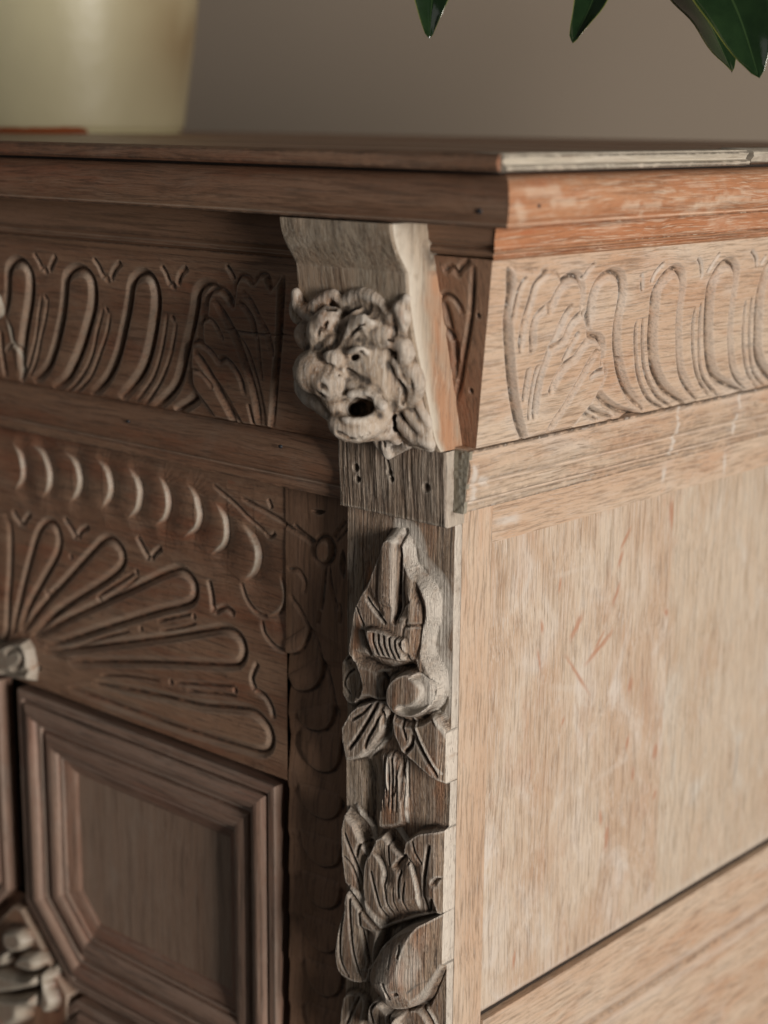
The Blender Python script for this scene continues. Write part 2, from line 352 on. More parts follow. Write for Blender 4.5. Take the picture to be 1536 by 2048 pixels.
def mould(name, prof, kind, a0, a1, mat, parent, corner=None, seg=60, wob=0.00025, curve=True, cut0=0.0, cut1=0.0, seed=1, sub=6, cavs=None, cap=True):
    """sweep a profile [(out, z)] along X ('front', out = -Y) or along Y ('side', out = +X).
    cut0/cut1: how the ends follow the profile (+1 = mitre running out with it)"""
    p = np.array(prof, float)
    if curve:
        q = catmull(p, sub)
    else:
        q = []
        for i in range(len(p)-1):
            for k in range(sub): q.append(p[i]+(p[i+1]-p[i])*k/sub)
        q.append(p[-1]); q = np.array(q)
    n = len(q); a = np.linspace(0, 1, seg+1)
    A0 = a0+cut0*q[:, 0]; A1 = a1+cut1*q[:, 0]
    along = A0[:, None]+(A1-A0)[:, None]*a[None, :]
    nx = vnoise(along*9+seed*3.1, np.repeat(np.arange(n)[:, None]*0.35, seg+1, 1), seed)*wob*2+vnoise(along*60+seed, np.repeat(np.arange(n)[:, None]*0.9, seg+1, 1), seed+5)*wob
    outw = q[:, 0][:, None]+nx; zz = np.repeat(q[:, 1][:, None], seg+1, 1)
    if kind == 'front': P = np.stack([along, -outw, zz], -1)
    else: P = np.stack([outw, along, zz], -1)
    V = P.reshape(-1, 3); I = np.arange(n*(seg+1)).reshape(n, seg+1)
    Q = np.stack([I[:-1, :-1], I[:-1, 1:], I[1:, 1:], I[1:, :-1]], -1).reshape(-1, 4)
    dq = np.gradient(q, axis=0); curvt = np.zeros(n)
    ang = np.unwrap(np.arctan2(dq[:, 1], dq[:, 0])); cv = np.gradient(ang)
    cav = np.repeat(np.clip(cv*(1.0 if (q[0, 1] < q[-1, 1]) else -1.0)*1.6, 0, 1)[:, None], seg+1, 1).reshape(-1)
    wear = np.repeat(np.clip(-cv*(1.0 if (q[0, 1] < q[-1, 1]) else -1.0)*0.6, 0, 0.5)[:, None], seg+1, 1).reshape(-1)
    axis = 0 if kind == 'front' else 1
    wc = grain(V, axis)
    V2, Q2, wc2, cav2, w2 = [V], [tuple(int(v) for v in f) for f in Q], [wc], [cav], [wear]
    if kind == 'side': Q2 = [f[::-1] for f in Q2]
    # end caps as fans back to the base of the profile
    if cap:
        base = min(q[:, 0])
        for ci in ([0] if cut0 == 0 else [])+([seg] if cut1 == 0 else []):
            ring = V[I[:, ci]]; b0 = sum(len(x) for x in V2)
            back = ring.copy()
            if kind == 'front': back[:, 1] = -(base-0.002)
            else: back[:, 0] = base-0.002
            V2 += [ring, back]; wc2 += [wc[I[:, ci]]*np.array([0.02, 1, 1])]*2; cav2 += [np.full(n, 0.2)]*2; w2 += [np.zeros(n)]*2
            for i in range(n-1): Q2.append((b0+i, b0+i+1, b0+n+i+1, b0+n+i))
    o = mesh(name, np.vstack(V2), Q2, mat, parent, wc=np.vstack(wc2), cav=np.concatenate(cav2), lime=np.concatenate(w2), sharp=38)
    return o

# ================================================================== THE SIDEBOARD
SB = empty('carved_sideboard', (-0.45, 0.30, 0.12))
SB['label'] = 'old carved oak sideboard with lion mask bracket, scrubbed pale side and dark brown front'
SB['category'] = 'sideboard'
def group(name, loc, label=None):
    o = bpy.data.objects.new(name, None); col.objects.link(o); o.parent = SB; o.location = Vector(loc)-SB.location; o.empty_display_size = 0.02
    if label: o['label'] = label
    return o
BACK = 0.62
# --- carcass behind everything (keeps the light out)
box('carcass', -1.5, -0.004, 0.032, BACK, 0.12, 0.905, W['dark'], SB, 0)

# --- tabletop
def slab():
    x0, x1, y0, y1, z0, z1 = -1.5, 0.0745, -0.0600, BACK, 0.9092, 0.9190
    # plank with rounded arris, top and front edge
    prof = [(0.048, z0), (0.0596, z0+0.0002), (0.0618, z0+0.0016), (0.0620, z0+0.005), (0.0612, z1-0.0018), (0.0588, z1-0.0002), (0.050, z1)]
    top = mould('tabletop_front_plank', prof, 'front', -1.5, x1, W['front'], SB, seg=160, wob=0.0003, curve=False, seed=4, sub=3)
    y_edges = [-0.050, 0.12, 0.30, 0.47, BACK]
    for i in range(4):
        box('tabletop_plank', -1.5, 0.0610, y_edges[i]+(0.0006 if i else 0), y_edges[i+1]-0.0006, z0, z1-0.0002*(i % 2), W['front'], SB, 0)
slab()
# pale repair strip along the end of the top, and the broken block after it
sp = [(0.058, 0.9094), (0.0735, 0.9092), (0.0785, 0.9100), (0.0785, 0.9122), (0.0760, 0.9132), (0.0762, 0.9150), (0.0772, 0.9172), (0.0755, 0.9188), (0.071, 0.9192), (0.058, 0.9190)]
o = mould('edge_strip', sp, 'side', -0.0590, 0.183, W['repair'], SB, cut0=0.0, seg=120, wob=0.0007, seed=9, sub=4, curve=False); o['label'] = 'pale raw wood strip nailed along the end of the top'
o = mould('edge_block', [(0.058, 0.9100), (0.070, 0.9104), (0.0775, 0.9118), (0.0790, 0.9160), (0.0750, 0.9196), (0.058, 0.9198)], 'side', 0.186, 0.40, W['repair'], SB, seg=60, wob=0.0011, seed=12); o['label'] = 'rough pale wood block at the far end of the strip'
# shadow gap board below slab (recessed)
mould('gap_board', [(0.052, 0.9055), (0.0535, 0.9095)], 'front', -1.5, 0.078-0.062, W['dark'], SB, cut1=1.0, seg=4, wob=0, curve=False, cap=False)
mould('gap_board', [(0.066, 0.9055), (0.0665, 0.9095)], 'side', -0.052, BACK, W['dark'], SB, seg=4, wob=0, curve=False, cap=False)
# --- edge moulding: bullnose.  out measured from X=0 on the side and from Y=0 on the front
bull = [(0.020, 0.9080), (0.045, 0.9079), (0.0560, 0.9070), (0.0618, 0.9035), (0.0645, 0.8975), (0.0648, 0.8915), (0.0628, 0.8860), (0.0600, 0.8828), (0.0585, 0.8806), (0.020, 0.8804)]
bull = bull[::-1]
fm = mould('edge_moulding', bull, 'front', -1.5, 0.0205, W['front'], SB, cut1=1.0, seg=160, seed=21, wob=0.0003)
bs = [(o_+0.0205, z_) for o_, z_ in bull]
sm = mould('edge_moulding', bs, 'side', 0.0205, BACK, W['orange'], SB, cut0=-1.0, seg=360, seed=23, wob=0.0003)
def nail(px_, py_, ax, val, r, parent):
    c = on(px_, py_, ax, val)
    n = 10; V = []; sgn = 1 if ax == 0 else -1
    d = np.zeros(3); d[ax] = sgn
    a = np.array([0, 1, 0]) if ax == 0 else np.array([1, 0, 0]); b_ = np.array([0, 0, 1])
    for k, (rr, hh) in enumerate(((1.15, -0.0008), (1.0, 0.0002), (0.7, 0.0004))):
        for i in range(n):
            th = 2*pi*i/n; V.append(c+d*hh+(a*cos(th)+b_*sin(th)*0.8)*r*rr*(1+0.12*sin(3*th)))
    Q = [(k*n+i, k*n+(i+1) % n, (k+1)*n+(i+1) % n, (k+1)*n+i) for k in range(2) for i in range(n)]+[tuple(range(2*n, 3*n))]
    return mesh('nail', V, Q, W['iron'], parent)
nail(958, 422, 1, -0.0645, 0.0017, fm); nail(1078, 412, 0, 0.0853, 0.0013, sm)

# --- cornice board under the moulding
mould('cornice_board', [(0.0290, 0.8490), (0.0300, 0.8530), (0.0265, 0.8545), (0.0262, 0.8570), (0.0300, 0.8600), (0.0325, 0.8700), (0.0360, 0.8810)][0:7], 'front', -1.5, -0.0900, W['olive'], SB, seg=120, seed=31, curve=False)
mould('cornice_board', [(0.0240, 0.8620), (0.0262, 0.8630), (0.0268, 0.8662), (0.0250, 0.8675), (0.0278, 0.8700), (0.0300, 0.8810)], 'front', -0.003, 0.019, W['olive'], SB, cut1=1.0, seg=20, seed=32, curve=False)
mould('cornice_board', [(0.0425, 0.8600), (0.0450, 0.8612), (0.0455, 0.8622), (0.0440, 0.8634), (0.0465, 0.8645), (0.0482, 0.8662), (0.0470, 0.8676), (0.0478, 0.8700), (0.0500, 0.8810)], 'side', 0.0192, BACK, W['orange'], SB, cut0=-1.0, seg=100, seed=33, curve=False)

# --- front frieze (carved, leaning out towards the top)
def Z(zx, zy, s_, L): return [(zx+x/s_, zy+y/s_) for x, y in L]
ff = Carve((0, 0.0056, 0.7362), (1, 0, 0), (0, -0.0286, 0.1128), -0.520, -0.0885, 0.0, 0.1164, 0.0006)
lobes = [
 [(10, 637), (17, 587), (18, 544), (25, 528), (37, 523), (51, 530), (61, 548), (63, 571), (60, 606), (52, 655), (46, 704), (44, 743), (40, 760)],
 [(68, 762), (94, 739), (109, 704), (119, 665), (127, 626), (131, 587), (133, 559), (141, 546), (156, 539), (172, 544), (184, 559), (188, 583), (186, 616), (176, 655), (164, 694), (150, 729), (133, 759), (109, 776)],
 [(184, 790), (211, 764), (230, 729), (242, 690), (252, 645), (260, 602), (264, 571), (273, 555), (289, 549), (304, 558), (313, 583), (314, 616), (308, 660), (299, 704), (287, 739), (271, 765), (242, 797)],
]
lobeD = [(308, 818), (340, 789), (358, 760), (369, 716), (377, 682), (385, 649), (391, 616), (395, 587), (406, 574), (420, 571), (436, 573)]
for L in lobes:
    ff.poly(L, 0.0, 0.003, smooth=False, label='carved_lobe', dome=0.0012, domer=0.010)
for L in lobes+[lobeD, [(352, 824), (377, 809), (397, 794)]]:
    ff.groove(L, 0.0048, 0.0044, power=1.05, cav=0.5, lime=0.36)  # pale shoulders paint in the light caught by the flute walls
    ff.groove(L, 0.0018, 0.0010, cav=0.9)
thin = [[(84, 589), (78, 626), (72, 675), (66, 700), (57, 733), (47, 760)], [(96, 594), (91, 636), (82, 675), (72, 723), (59, 753)],
        [(207, 616), (195, 661), (186, 704), (172, 739), (154, 766), (135, 783)], [(221, 626), (213, 669), (199, 710), (184, 749), (168, 770), (150, 786)],
        [(335, 627), (328, 676), (321, 711), (310, 747), (297, 771), (273, 803)], [(353, 645), (344, 698), (333, 736), (318, 769), (300, 797), (288, 810)]]
for L in thin: ff.groove(L, 0.0021, 0.0016, lime=0.2)
for L in ([(67, 507), (78, 524), (84, 541)], [(112, 512), (104, 528), (98, 542)], [(186, 517), (197, 532), (208, 557)], [(242, 525), (229, 540), (221, 559)],
          [(322, 532), (332, 547), (340, 572)], [(375, 536), (362, 547), (355, 570)], [(452, 532), (462, 545), (469, 561)]):
    ff.groove(L, 0.0028, 0.0024, lime=0.25, taper=True)
for c in ((91, 541), (214, 558), (346, 571)): ff.dimple(*c, 0.003, 0.0015, cav=0.4)
for c in ((91, 595), (214, 620), (346, 637)): ff.dimple(*c, 0.0022, 0.0015)
zz = lambda L: Z(300, 450, 4.518, L)
ff.poly(zz([(530, 780), (535, 660), (570, 590), (640, 575), (710, 630), (770, 720), (790, 520), (830, 455), (890, 470), (950, 520), (1000, 445), (1060, 450), (1110, 560), (1200, 450), (1190, 900), (1150, 1400), (1110, 1835), (800, 1790), (600, 1740), (550, 1660), (480, 1570), (400, 1450), (380, 1290), (390, 1060), (440, 1040), (500, 1060), (485, 960), (490, 860), (530, 830)]), 0.0026, 0.0022, label='carved_leaf', smooth=False)
for L, wv_, dv_ in (([(530, 780), (535, 660), (570, 590), (640, 580), (710, 630), (770, 750)], .003, .0022), ([(600, 650), (690, 800), (780, 960), (860, 1160), (930, 1370), (980, 1560), (1020, 1810)], .0042, .0030),
          ([(780, 950), (880, 1080), (950, 1250), (1010, 1480), (1050, 1700), (1060, 1830)], .003, .0018), ([(490, 960), (485, 860), (530, 830), (600, 870), (660, 970), (690, 1040)], .0024, .0018),
          ([(390, 1060), (440, 1050), (520, 1090), (590, 1150), (640, 1220), (700, 1200), (770, 1260), (840, 1380), (880, 1530)], .003, .0024), ([(420, 1130), (500, 1240), (580, 1370), (660, 1520), (730, 1650), (800, 1780)], .0045, .0034),
          ([(600, 1380), (700, 1530), (780, 1680), (850, 1800)], .003, .002), ([(385, 1290), (450, 1310), (520, 1370), (590, 1470)], .0022, .0016), ([(385, 1290), (385, 1400), (420, 1490), (480, 1570), (550, 1660), (600, 1730)], .003, .0024),
          ([(780, 620), (790, 520), (830, 455), (890, 470), (950, 530)], .0024, .0016), ([(960, 520), (1000, 450), (1060, 450), (1090, 520), (1110, 600)], .0024, .0014), ([(860, 580), (940, 690), (1020, 850), (1090, 980), (1140, 1200)], .0034, .002),
          ([(830, 680), (900, 760), (960, 870), (985, 1020)], .003, .002), ([(1215, 450), (1200, 700), (1180, 1000), (1150, 1400), (1110, 1830)], .0022, .0016), ([(1000, 980), (1020, 1200), (1040, 1400)], .002, .001), ([(910, 1600), (960, 1810)], .0022, .0018)):
    ff.groove(zz(L), wv_, dv_, lime=0.08, cav=0.6)
ff.groove(zz([(690, 930), (1000, 975), (1180, 990), (1280, 1000)]), 0.0008, 0.0012, cav=1.0)
z1 = lambda L: Z(0, 450, 5.12, L)
ff.groove(z1([(80, 960), (120, 1060), (150, 1200), (200, 1260), (235, 1380), (240, 1500), (220, 1600)]), 0.0034, 0.0026, lime=1.2, cav=0.1)
ff.groove(z1([(60, 1300), (100, 1240), (150, 1210)]), 0.002, 0.0012, lime=0.6, cav=0.1)
ff.groove(z1([(5, 1080), (20, 1300), (60, 1560)]), 0.004, 0.003, lime=0.3, cav=0.3)
ff.poly(z1([(-60, 700), (10, 730), (35, 830), (30, 930), (-60, 960)]), 0.006, 0.004, lime=1.0, label='carved_boss')
ff.finish('front_frieze', W['front'], SB, 0, skirt=(0.005, 0.004, 0.01, 0.004), wear=0.32, seed=41)

# --- short return of the frieze between console and corner
cf = Carve((0, 0.0056, 0.7471), (1, 0, 0), (0, -0.0286, 0.1135), -0.003, 0.042, 0.0, 0.11705, 0.0006, right=(0.0103, 0.0422))
zc = lambda L: Z(840, 480, 4.653, L)
for L, a_, b_ in (([(500, 230), (490, 500), (470, 750), (420, 1050), (370, 1350), (330, 1500)], .003, .0026), ([(150, 640), (170, 560), (230, 510), (310, 540), (370, 620), (400, 690)], .0028, .0022), ([(150, 790), (230, 820), (280, 880), (310, 940)], .0026, .002),
          ([(350, 940), (345, 1040), (340, 1150)], .0024, .0016), ([(220, 300), (250, 270), (300, 260), (350, 310), (390, 250), (470, 190)], .003, .0022), ([(220, 560), (260, 680), (300, 860), (330, 1000), (330, 1300)], .0036, .0022)):
    cf.groove(zc(L), a_, b_, lime=0.12)
for c in ((540, 705), (475, 1405)): cf.dimple(*zc([c])[0], 0.0018, 0.0014)
cf.finish('corner_frieze', W['front'], SB, 2, skirt=(0.006, 0.0, 0.012, 0.0), wear=0.25, seed=43)

# --- side frieze
vS = np.array([0.0319, 0, 0.1135])
sf = Carve((0.0103, 0, 0.7471), (0, 1, 0), tuple(vS), 0.0056, 0.45, 0.0, 0.1179, 0.0006, left=(0.0056, -0.0230))
za = lambda L: Z(980, 480, 4.877, L)
zb = lambda L: Z(1236, 440, 4.877, L)
lob = [za([(975, 870), (980, 700), (1000, 560), (1050, 430), (1120, 360), (1200, 325), (1270, 360), (1295, 440), (1290, 560), (1262, 700), (1240, 850), (1235, 1000), (1250, 1150), (1280, 1310), (1330, 1450), (1400, 1560), (1500, 1660)]),
       zb([(650, 1795), (480, 1680), (400, 1560), (345, 1400), (325, 1150), (345, 850), (365, 700), (440, 570), (520, 500), (580, 490), (625, 560), (620, 700), (590, 900), (585, 1100), (590, 1300), (610, 1480), (680, 1640), (770, 1760)]),
       zb([(1230, 1670), (1080, 1620), (960, 1550), (900, 1420), (875, 1200), (875, 950), (890, 720), (920, 590), (1000, 460), (1080, 420), (1140, 460), (1150, 560), (1110, 800), (1090, 1000), (1090, 1200), (1110, 1400), (1160, 1550), (1250, 1660)]),
       zb([(1600, 1610), (1480, 1540), (1390, 1400), (1355, 1250), (1360, 1000), (1375, 750), (1410, 600), (1450, 470), (1520, 390), (1600, 380), (1650, 480), (1620, 800), (1600, 1100), (1620, 1400), (1700, 1560)])]
for i, L in enumerate(lob):
    if i: sf.poly(L, 0.0, 0.003, smooth=False, label='carved_lobe', dome=0.0016, domer=0.008)
    sf.groove(L, 0.0046, 0.0046, cav=0.50, power=1.2, lime=0.25)  # dark bottom and pale shoulders paint in shading that frontal light flattens
    k = len(L)*55//100
    sf.groove(L[k:], 0.0014, 0.0018, cav=1.0); sf.groove(L[:4], 0.0014, 0.0016, cav=0.9)
for L in ([(185, 980), (170, 1100), (180, 1400), (230, 1620), (320, 1770), (450, 1840)], [(245, 950), (240, 1150), (250, 1400), (310, 1600), (400, 1740), (530, 1820)], [(760, 840), (730, 1050), (740, 1350), (790, 1560), (890, 1720)], [(815, 800), (795, 1100), (800, 1400), (850, 1570), (980, 1720)],
          [(1250, 780), (1225, 1050), (1230, 1300), (1270, 1500), (1360, 1640)], [(1310, 740), (1285, 1050), (1290, 1300), (1330, 1500), (1430, 1620)]):
    sf.groove(zb(L), 0.0018, 0.0026, lime=0.2, cav=1.0)
for L in ([(230, 520), (235, 600), (240, 700)], [(460, 410), (370, 510), (320, 620)], [(780, 375), (810, 430), (820, 540), (800, 570)], [(1000, 320), (930, 420), (870, 520)], [(1300, 300), (1350, 380), (1350, 470)], [(1450, 340), (1390, 440)]):
    sf.groove(zb(L), 0.0022, 0.0018, lime=0.8, cav=0.3)
sf.poly(za([(180, 250), (160, 750), (165, 950), (185, 1250), (215, 1500), (260, 1750), (315, 1950), (520, 1890), (800, 1830), (1010, 1540), (1120, 1300), (1090, 1040), (1060, 960), (970, 930), (945, 780), (890, 690), (895, 520), (870, 380), (800, 360), (700, 400), (640, 300), (400, 270)]), 0.0028, 0.003, label='carved_leaf', smooth=False)
for L, a_, b_, l_ in (([(180, 250), (190, 500), (160, 750), (165, 950), (185, 1250), (215, 1500), (260, 1750), (315, 1950)], .0026, .002, .5), ([(330, 340), (260, 460), (215, 640), (190, 800)], .003, .001, .4), ([(570, 280), (480, 350), (410, 430), (370, 560), (300, 800), (260, 1100)], .0036, .0014, .7),
        ([(545, 720), (575, 620), (640, 480), (720, 400), (800, 360), (860, 370), (885, 430), (895, 520), (880, 620), (890, 690)], .0034, .0026, .6), ([(575, 600), (500, 660), (415, 750), (385, 880), (385, 1000), (375, 1090)], .003, .0022, .55), ([(890, 690), (800, 760), (740, 850), (700, 950), (650, 1000), (560, 1060)], .0032, .0024, .6),
        ([(780, 610), (700, 730), (620, 900), (560, 1040), (520, 1150), (460, 1320), (420, 1550), (400, 1750)], .003, .0024, .8), ([(900, 690), (940, 780), (945, 870), (965, 940), (1060, 960), (1090, 1040), (1080, 1150), (1060, 1230)], .0034, .0026, .6), ([(960, 940), (880, 1020), (800, 1140), (720, 1200), (660, 1270), (590, 1400), (560, 1500)], .0036, .0028, .6),
        ([(840, 880), (780, 980), (720, 1090), (680, 1180)], .0026, .0016, .7), ([(1020, 1050), (940, 1180), (860, 1330), (760, 1500), (690, 1620), (600, 1750), (520, 1890)], .003, .0026, .15), ([(1100, 1250), (1010, 1280), (940, 1340)], .0026, .002, .8), ([(1100, 1260), (1120, 1300), (1090, 1400), (1050, 1480)], .0022, .0016, .2),
        ([(1010, 1540), (930, 1650), (850, 1740), (790, 1830)], .0024, .002, .5), ([(345, 1230), (320, 1400), (300, 1570)], .0024, .0016, .6), ([(440, 1200), (400, 1350), (360, 1600), (350, 1750)], .0022, .0016, .5), ([(1050, 1490), (1100, 1560), (1200, 1640), (1320, 1690), (1463, 1710)], .0034, .003, .4),
        ([(960, 1630), (1060, 1700), (1200, 1730)], .0026, .002, .5), ([(910, 1690), (980, 1720), (1060, 1750)], .0022, .002, .4), ([(1030, 230), (960, 300), (905, 390)], .002, .0014, .7)):
    sf.groove(za(L), a_*1.15, b_*1.7, lime=l_*0.7, cav=0.5)
    sf.groove(za(L), 0.0009, 0.0005, cav=0.8)  # fine dark line paints shade into the leaf cuts
sf.dimple(1240, 720, 0.0017, 0.003)
sf.finish('side_frieze', W['side'], SB, 1, skirt=(0.006, 0.0, 0.012, 0.0), wear=0.25, seed=47)

# --- mouldings under the frieze
pf = [(0.004, 0.7005), (0.0100, 0.7015), (0.0112, 0.7045), (0.0118, 0.7080), (0.0102, 0.7095), (0.0135, 0.7110), (0.0165, 0.7160), (0.0172, 0.7215), (0.0150, 0.7262), (0.0105, 0.7292), (0.0060, 0.7330), (0.0000, 0.7368), (-0.008, 0.7372)]
pf = [(o_*0.52-0.0035, z_) for o_, z_ in pf]
fmo = mould('waist_moulding', pf, 'front', -1.5, -0.0885, W['front'], SB, seg=140, seed=51, wob=0.0003, sub=3, curve=False)
nail(255, 843, 1, -0.0056, 0.0014, fmo); nail(560, 893, 1, -0.0056, 0.0014, fmo)
ps = [(0.000, 0.7090), (0.0060, 0.7082), (0.0076, 0.7090), (0.0080, 0.7125), (0.0070, 0.7142), (0.0092, 0.7160), (0.0100, 0.7205), (0.0094, 0.7232), (0.0082, 0.7250), (0.0108, 0.7275), (0.0122, 0.7325), (0.0120, 0.7385), (0.0105, 0.7430), (0.0112, 0.7462), (0.0060, 0.7474), (-0.002, 0.7474)]
wms = mould('waist_moulding', ps, 'side', -0.0015, BACK, W['side'], SB, seg=420, seed=53, wob=0.0003, sub=3, curve=False)
def dabs(o, L, X):
    me = o.data; n = len(me.vertices); co = np.empty(n*3, np.float32); me.vertices.foreach_get('co', co); co = co.reshape(-1, 3)
    a = me.attributes['lime']; v = np.empty(n, np.float32); a.data.foreach_get('value', v)
    for x0, y0, x1, y1, w_ in L:
        p = on(x0, y0, 0, X)[1:]; q_ = on(x1, y1, 0, X)[1:]; e = q_-p; t = np.clip(((co[:, 1]-p[0])*e[0]+(co[:, 2]-p[1])*e[1])/(e@e), 0, 1)
        d = np.hypot(co[:, 1]-p[0]-t*e[0], co[:, 2]-p[1]-t*e[1]); wv = w_*(0.8+0.9*vnoise(co[:, 1]*300, co[:, 2]*500, 3))
        v = np.maximum(v, np.clip(1.5-d/wv, 0, 1)*(0.95 if X < 0.05 else 0.36))
    a.data.foreach_set('value', v.astype(np.float32))
dabs(wms, [(1357, 815, 1352, 835, .0020), (1352, 850, 1346, 905, .0026), (1478, 790, 1476, 812, .0018), (1472, 830, 1468, 865, .0022), (945, 935, 950, 1000, .0030), (960, 960, 975, 965, .003), (1180, 845, 1200, 842, .0016)], 0.0105)
dabs(sm, [(1105, 405, 1145, 402, .0030), (1250, 413, 1276, 411, .0026), (1290, 411, 1320, 409, .0030), (1350, 398, 1372, 397, .0014), (1395, 411, 1425, 411, .0022), (1432, 397, 1500, 395, .0014), (1310, 384, 1350, 381, .0012), (1380, 371, 1430, 370, .0010), (1035, 410, 1050, 440, .0035), (1060, 385, 1120, 382, .003), (1470, 405, 1535, 402, .0010), (1480, 384, 1535, 382, .0010), (1290, 425, 1292, 436, .002)], 0.0850)
fl = Carve((0, -0.0020, 0.7082), (1, 0, 0), (0, 0, 1), -0.0002, 0.0108, 0.0, 0.038, 0.0006, left=(0.0002, -0.0002), right=(0.0078, 0.0116))
fl.H += 0.0006*vnoise(fl.S*500, fl.T*500, 9)
o = fl.finish('end_filler', W['fill'], SB, 2, skirt=(0.003, 0.003, 0.003, 0.003), rough=0.0003, seed=5); o['label'] = 'grey filler at the cut end of the side moulding'

# --- side of the carcass: stile, rails, panel boards
def board(name, y0, y1, z0, z1, x, axis, mat, seed, left=None, right=None, label=None, res=0.0022, cham=None, ops=None, res2=None):
    res = res2 or res
    c = Carve((x, 0, 0), (0, 1, 0), (0, 0, 1), y0, y1, z0, z1, res, left=left, right=right)
    if cham: c.H -= cham[1]*sstep(1-(c.T-z0)/cham[0])
    if ops: ops(c)
    e = np.minimum(np.minimum(c.S-y0, y1-c.S), np.minimum(c.T-z0, z1-c.T))
    c.H += 0.0004*vnoise(c.S*18+seed, c.T*14, seed)
    return c.finish(name, mat, SB, axis, skirt=(0.008, 0.008, 0.008, 0.008), rough=0.00008, seed=seed, plabel=label, autocav=0.2)
board('corner_stile', 0.0074, 0.0360, 0.12, 0.7086, -0.0002, 2, W['side'], 61, res=0.0012)
def raildabs(c):
    for a in ((1330, 935, 1325, 965, .0026), (1450, 905, 1448, 950, .0020), (990, 1045, 1040, 1035, .003)): c.stroke(*a, amt=0.9, what='lime')
board('side_top_rail', 0.0363, 0.62, 0.6822, 0.7086, -0.0004, 1, W['side'], 62, ops=raildabs, res2=0.0013)
def stains(c):
    for a in ((1262, 1055, 1240, 1100, .0016), (1246, 1100, 1236, 1135, .0024), (1240, 1165, 1226, 1210, .0020), (1226, 1262, 1170, 1330, .0022), (1262, 1355, 1258, 1385, .0032), (1122, 1155, 1118, 1185, .0014), (1082, 1240, 1086, 1265, .0018), (1165, 1230, 1140, 1280, .0030), (1130, 1310, 1180, 1390, .0014),
              (1258, 1470, 1252, 1500, .0022), (1313, 1485, 1308, 1520, .0034), (1267, 1535, 1265, 1560, .0020), (1312, 1580, 1306, 1600, .0018), (1200, 1620, 1202, 1650, .0022), (1215, 1650, 1210, 1700, .0030), (1128, 1435, 1124, 1450, .0016), (1342, 1000, 1348, 1060, .0040), (1330, 1220, 1336, 1230, .0020), (1210, 1260, 1190, 1300, .0014), (1075, 1300, 1082, 1345, .0012), (1030, 1900, 1026, 1940, .0016)):
        c.stroke(*a, amt=0.8)
    for a in ((1080, 1180, 1120, 1260, .003), (1100, 1155, 1190, 1130, .002), (1095, 1375, 1190, 1378, .003), (1180, 1570, 1260, 1510, .0026), (1110, 1620, 1140, 1560, .003), (1290, 1100, 1285, 1200, .004)):
        c.stroke(*a, amt=0.28, what='lime')
board('side_panel_board', 0.0363, 0.2434, 0.3583, 0.6820, -0.0016, 2, W['panel'], 63, ops=stains, res2=0.0011, cham=(0.0065, 0.0035))
board('side_panel_board', 0.2438, 0.62, 0.3583, 0.6820, -0.0019, 2, W['panel_b'], 64, cham=(0.0065, 0.0035), label='slightly greyer board of the side panel')
def railops(c):
    c.groove([(0.10, 0.303), (0.25, 0.301), (0.60, 0.300)], 0.006, 0.003, raw=True, cav=0.3, taper=False)
board('side_bottom_rail', 0.0363, 0.62, 0.12, 0.3580, 0.0018, 1, W['side'], 65, ops=railops)

# --- post: heights carved on the Y = 0 plane
PZ0, PZ1 = 0.325, 0.6996
po = Carve((0, 0, 0), (1, 0, 0), (0, 0, 1), -0.0880, 0.0, PZ0-0.03, PZ1, 0.00055)
z5 = lambda L: Z(540, 1000, 3.414, L)
z6 = lambda L: Z(540, 1500, 3.657, L)
R5 = [(880, 190), (950, 240), (985, 330), (1005, 430), (1065, 500), (1135, 580), (1168, 680), (1172, 800), (1135, 920), (1130, 1020), (1175, 1110), (1208, 1200), (1205, 1350), (1140, 1450)]
L5 = [(1000, 1490), (900, 1480), (830, 1440), (740, 1375), (610, 1395), (605, 1335), (645, 1250), (622, 1150), (590, 1090), (560, 1050), (555, 960), (572, 860), (590, 720), (640, 600), (690, 520), (735, 400), (780, 290), (820, 210)]
po.poly(z5([(500, 1085), (560, 1050), (620, 1070), (660, 1200), (640, 1380), (560, 1400), (505, 1310), (488, 1190)]), 0.0042, 0.0030, lift=0.0, label='carved_leaf')
po.groove(z5([(590, 1150), (540, 1190), (520, 1260), (560, 1330)]), 0.0012, 0.0012, lift=0.003)
po.poly(z5(R5+L5), 0.0100, 0.0062, lift=0.001, label='carved_acanthus')
po.ridge(z5(R5), 0.0080, 0.0, lift=0.003, lime=1.0)  # adds no relief: paints a highlight along the right bevel
# faces fall away from the crest: left plane, dark central cut, right hollow against the rim
po.groove(z5([(862, 205), (868, 420), (864, 640), (850, 850)]), 0.0024, 0.0052, lift=0.009, cav=0.9)
po.groove(z5([(900, 330), (905, 560), (895, 800)]), 0.0075, 0.0040, lift=0.008, power=1.3, cav=0.2)
po.ridge(z5([(815, 250), (800, 460), (790, 720)]), 0.0060, 0.0018, lift=0.009)
po.groove(z5([(950, 470), (1000, 620), (1040, 760), (1020, 930), (1000, 1080)]), 0.0070, 0.0040, lift=0.008, power=1.4, cav=0.2)
po.groove(z5([(660, 655), (720, 750), (800, 845)]), 0.0015, 0.0026, lift=0.009, lime=0.4)
po.groove(z5([(655, 590), (720, 700), (770, 800)]), 0.0040, 0.0012, lift=0.009, cav=0.1)
po.groove(z5([(600, 720), (630, 800), (655, 860)]), 0.0010, 0.0016, lift=0.008)
po.gouge(z5([(985, 697), (935, 728), (908, 790), (905, 850)]), dep=0.0032, wall=0.0012, ramp=0.0035, sgn=-1, lift=0.007, cav=0.6)
po.groove(z5([(925, 855), (980, 852), (1040, 858)]), 0.0014, 0.0014, lift=0.007)
po.groove(z5([(930, 1000), (925, 900), (960, 800)]), 0.0012, 0.0010, lift=0.007)
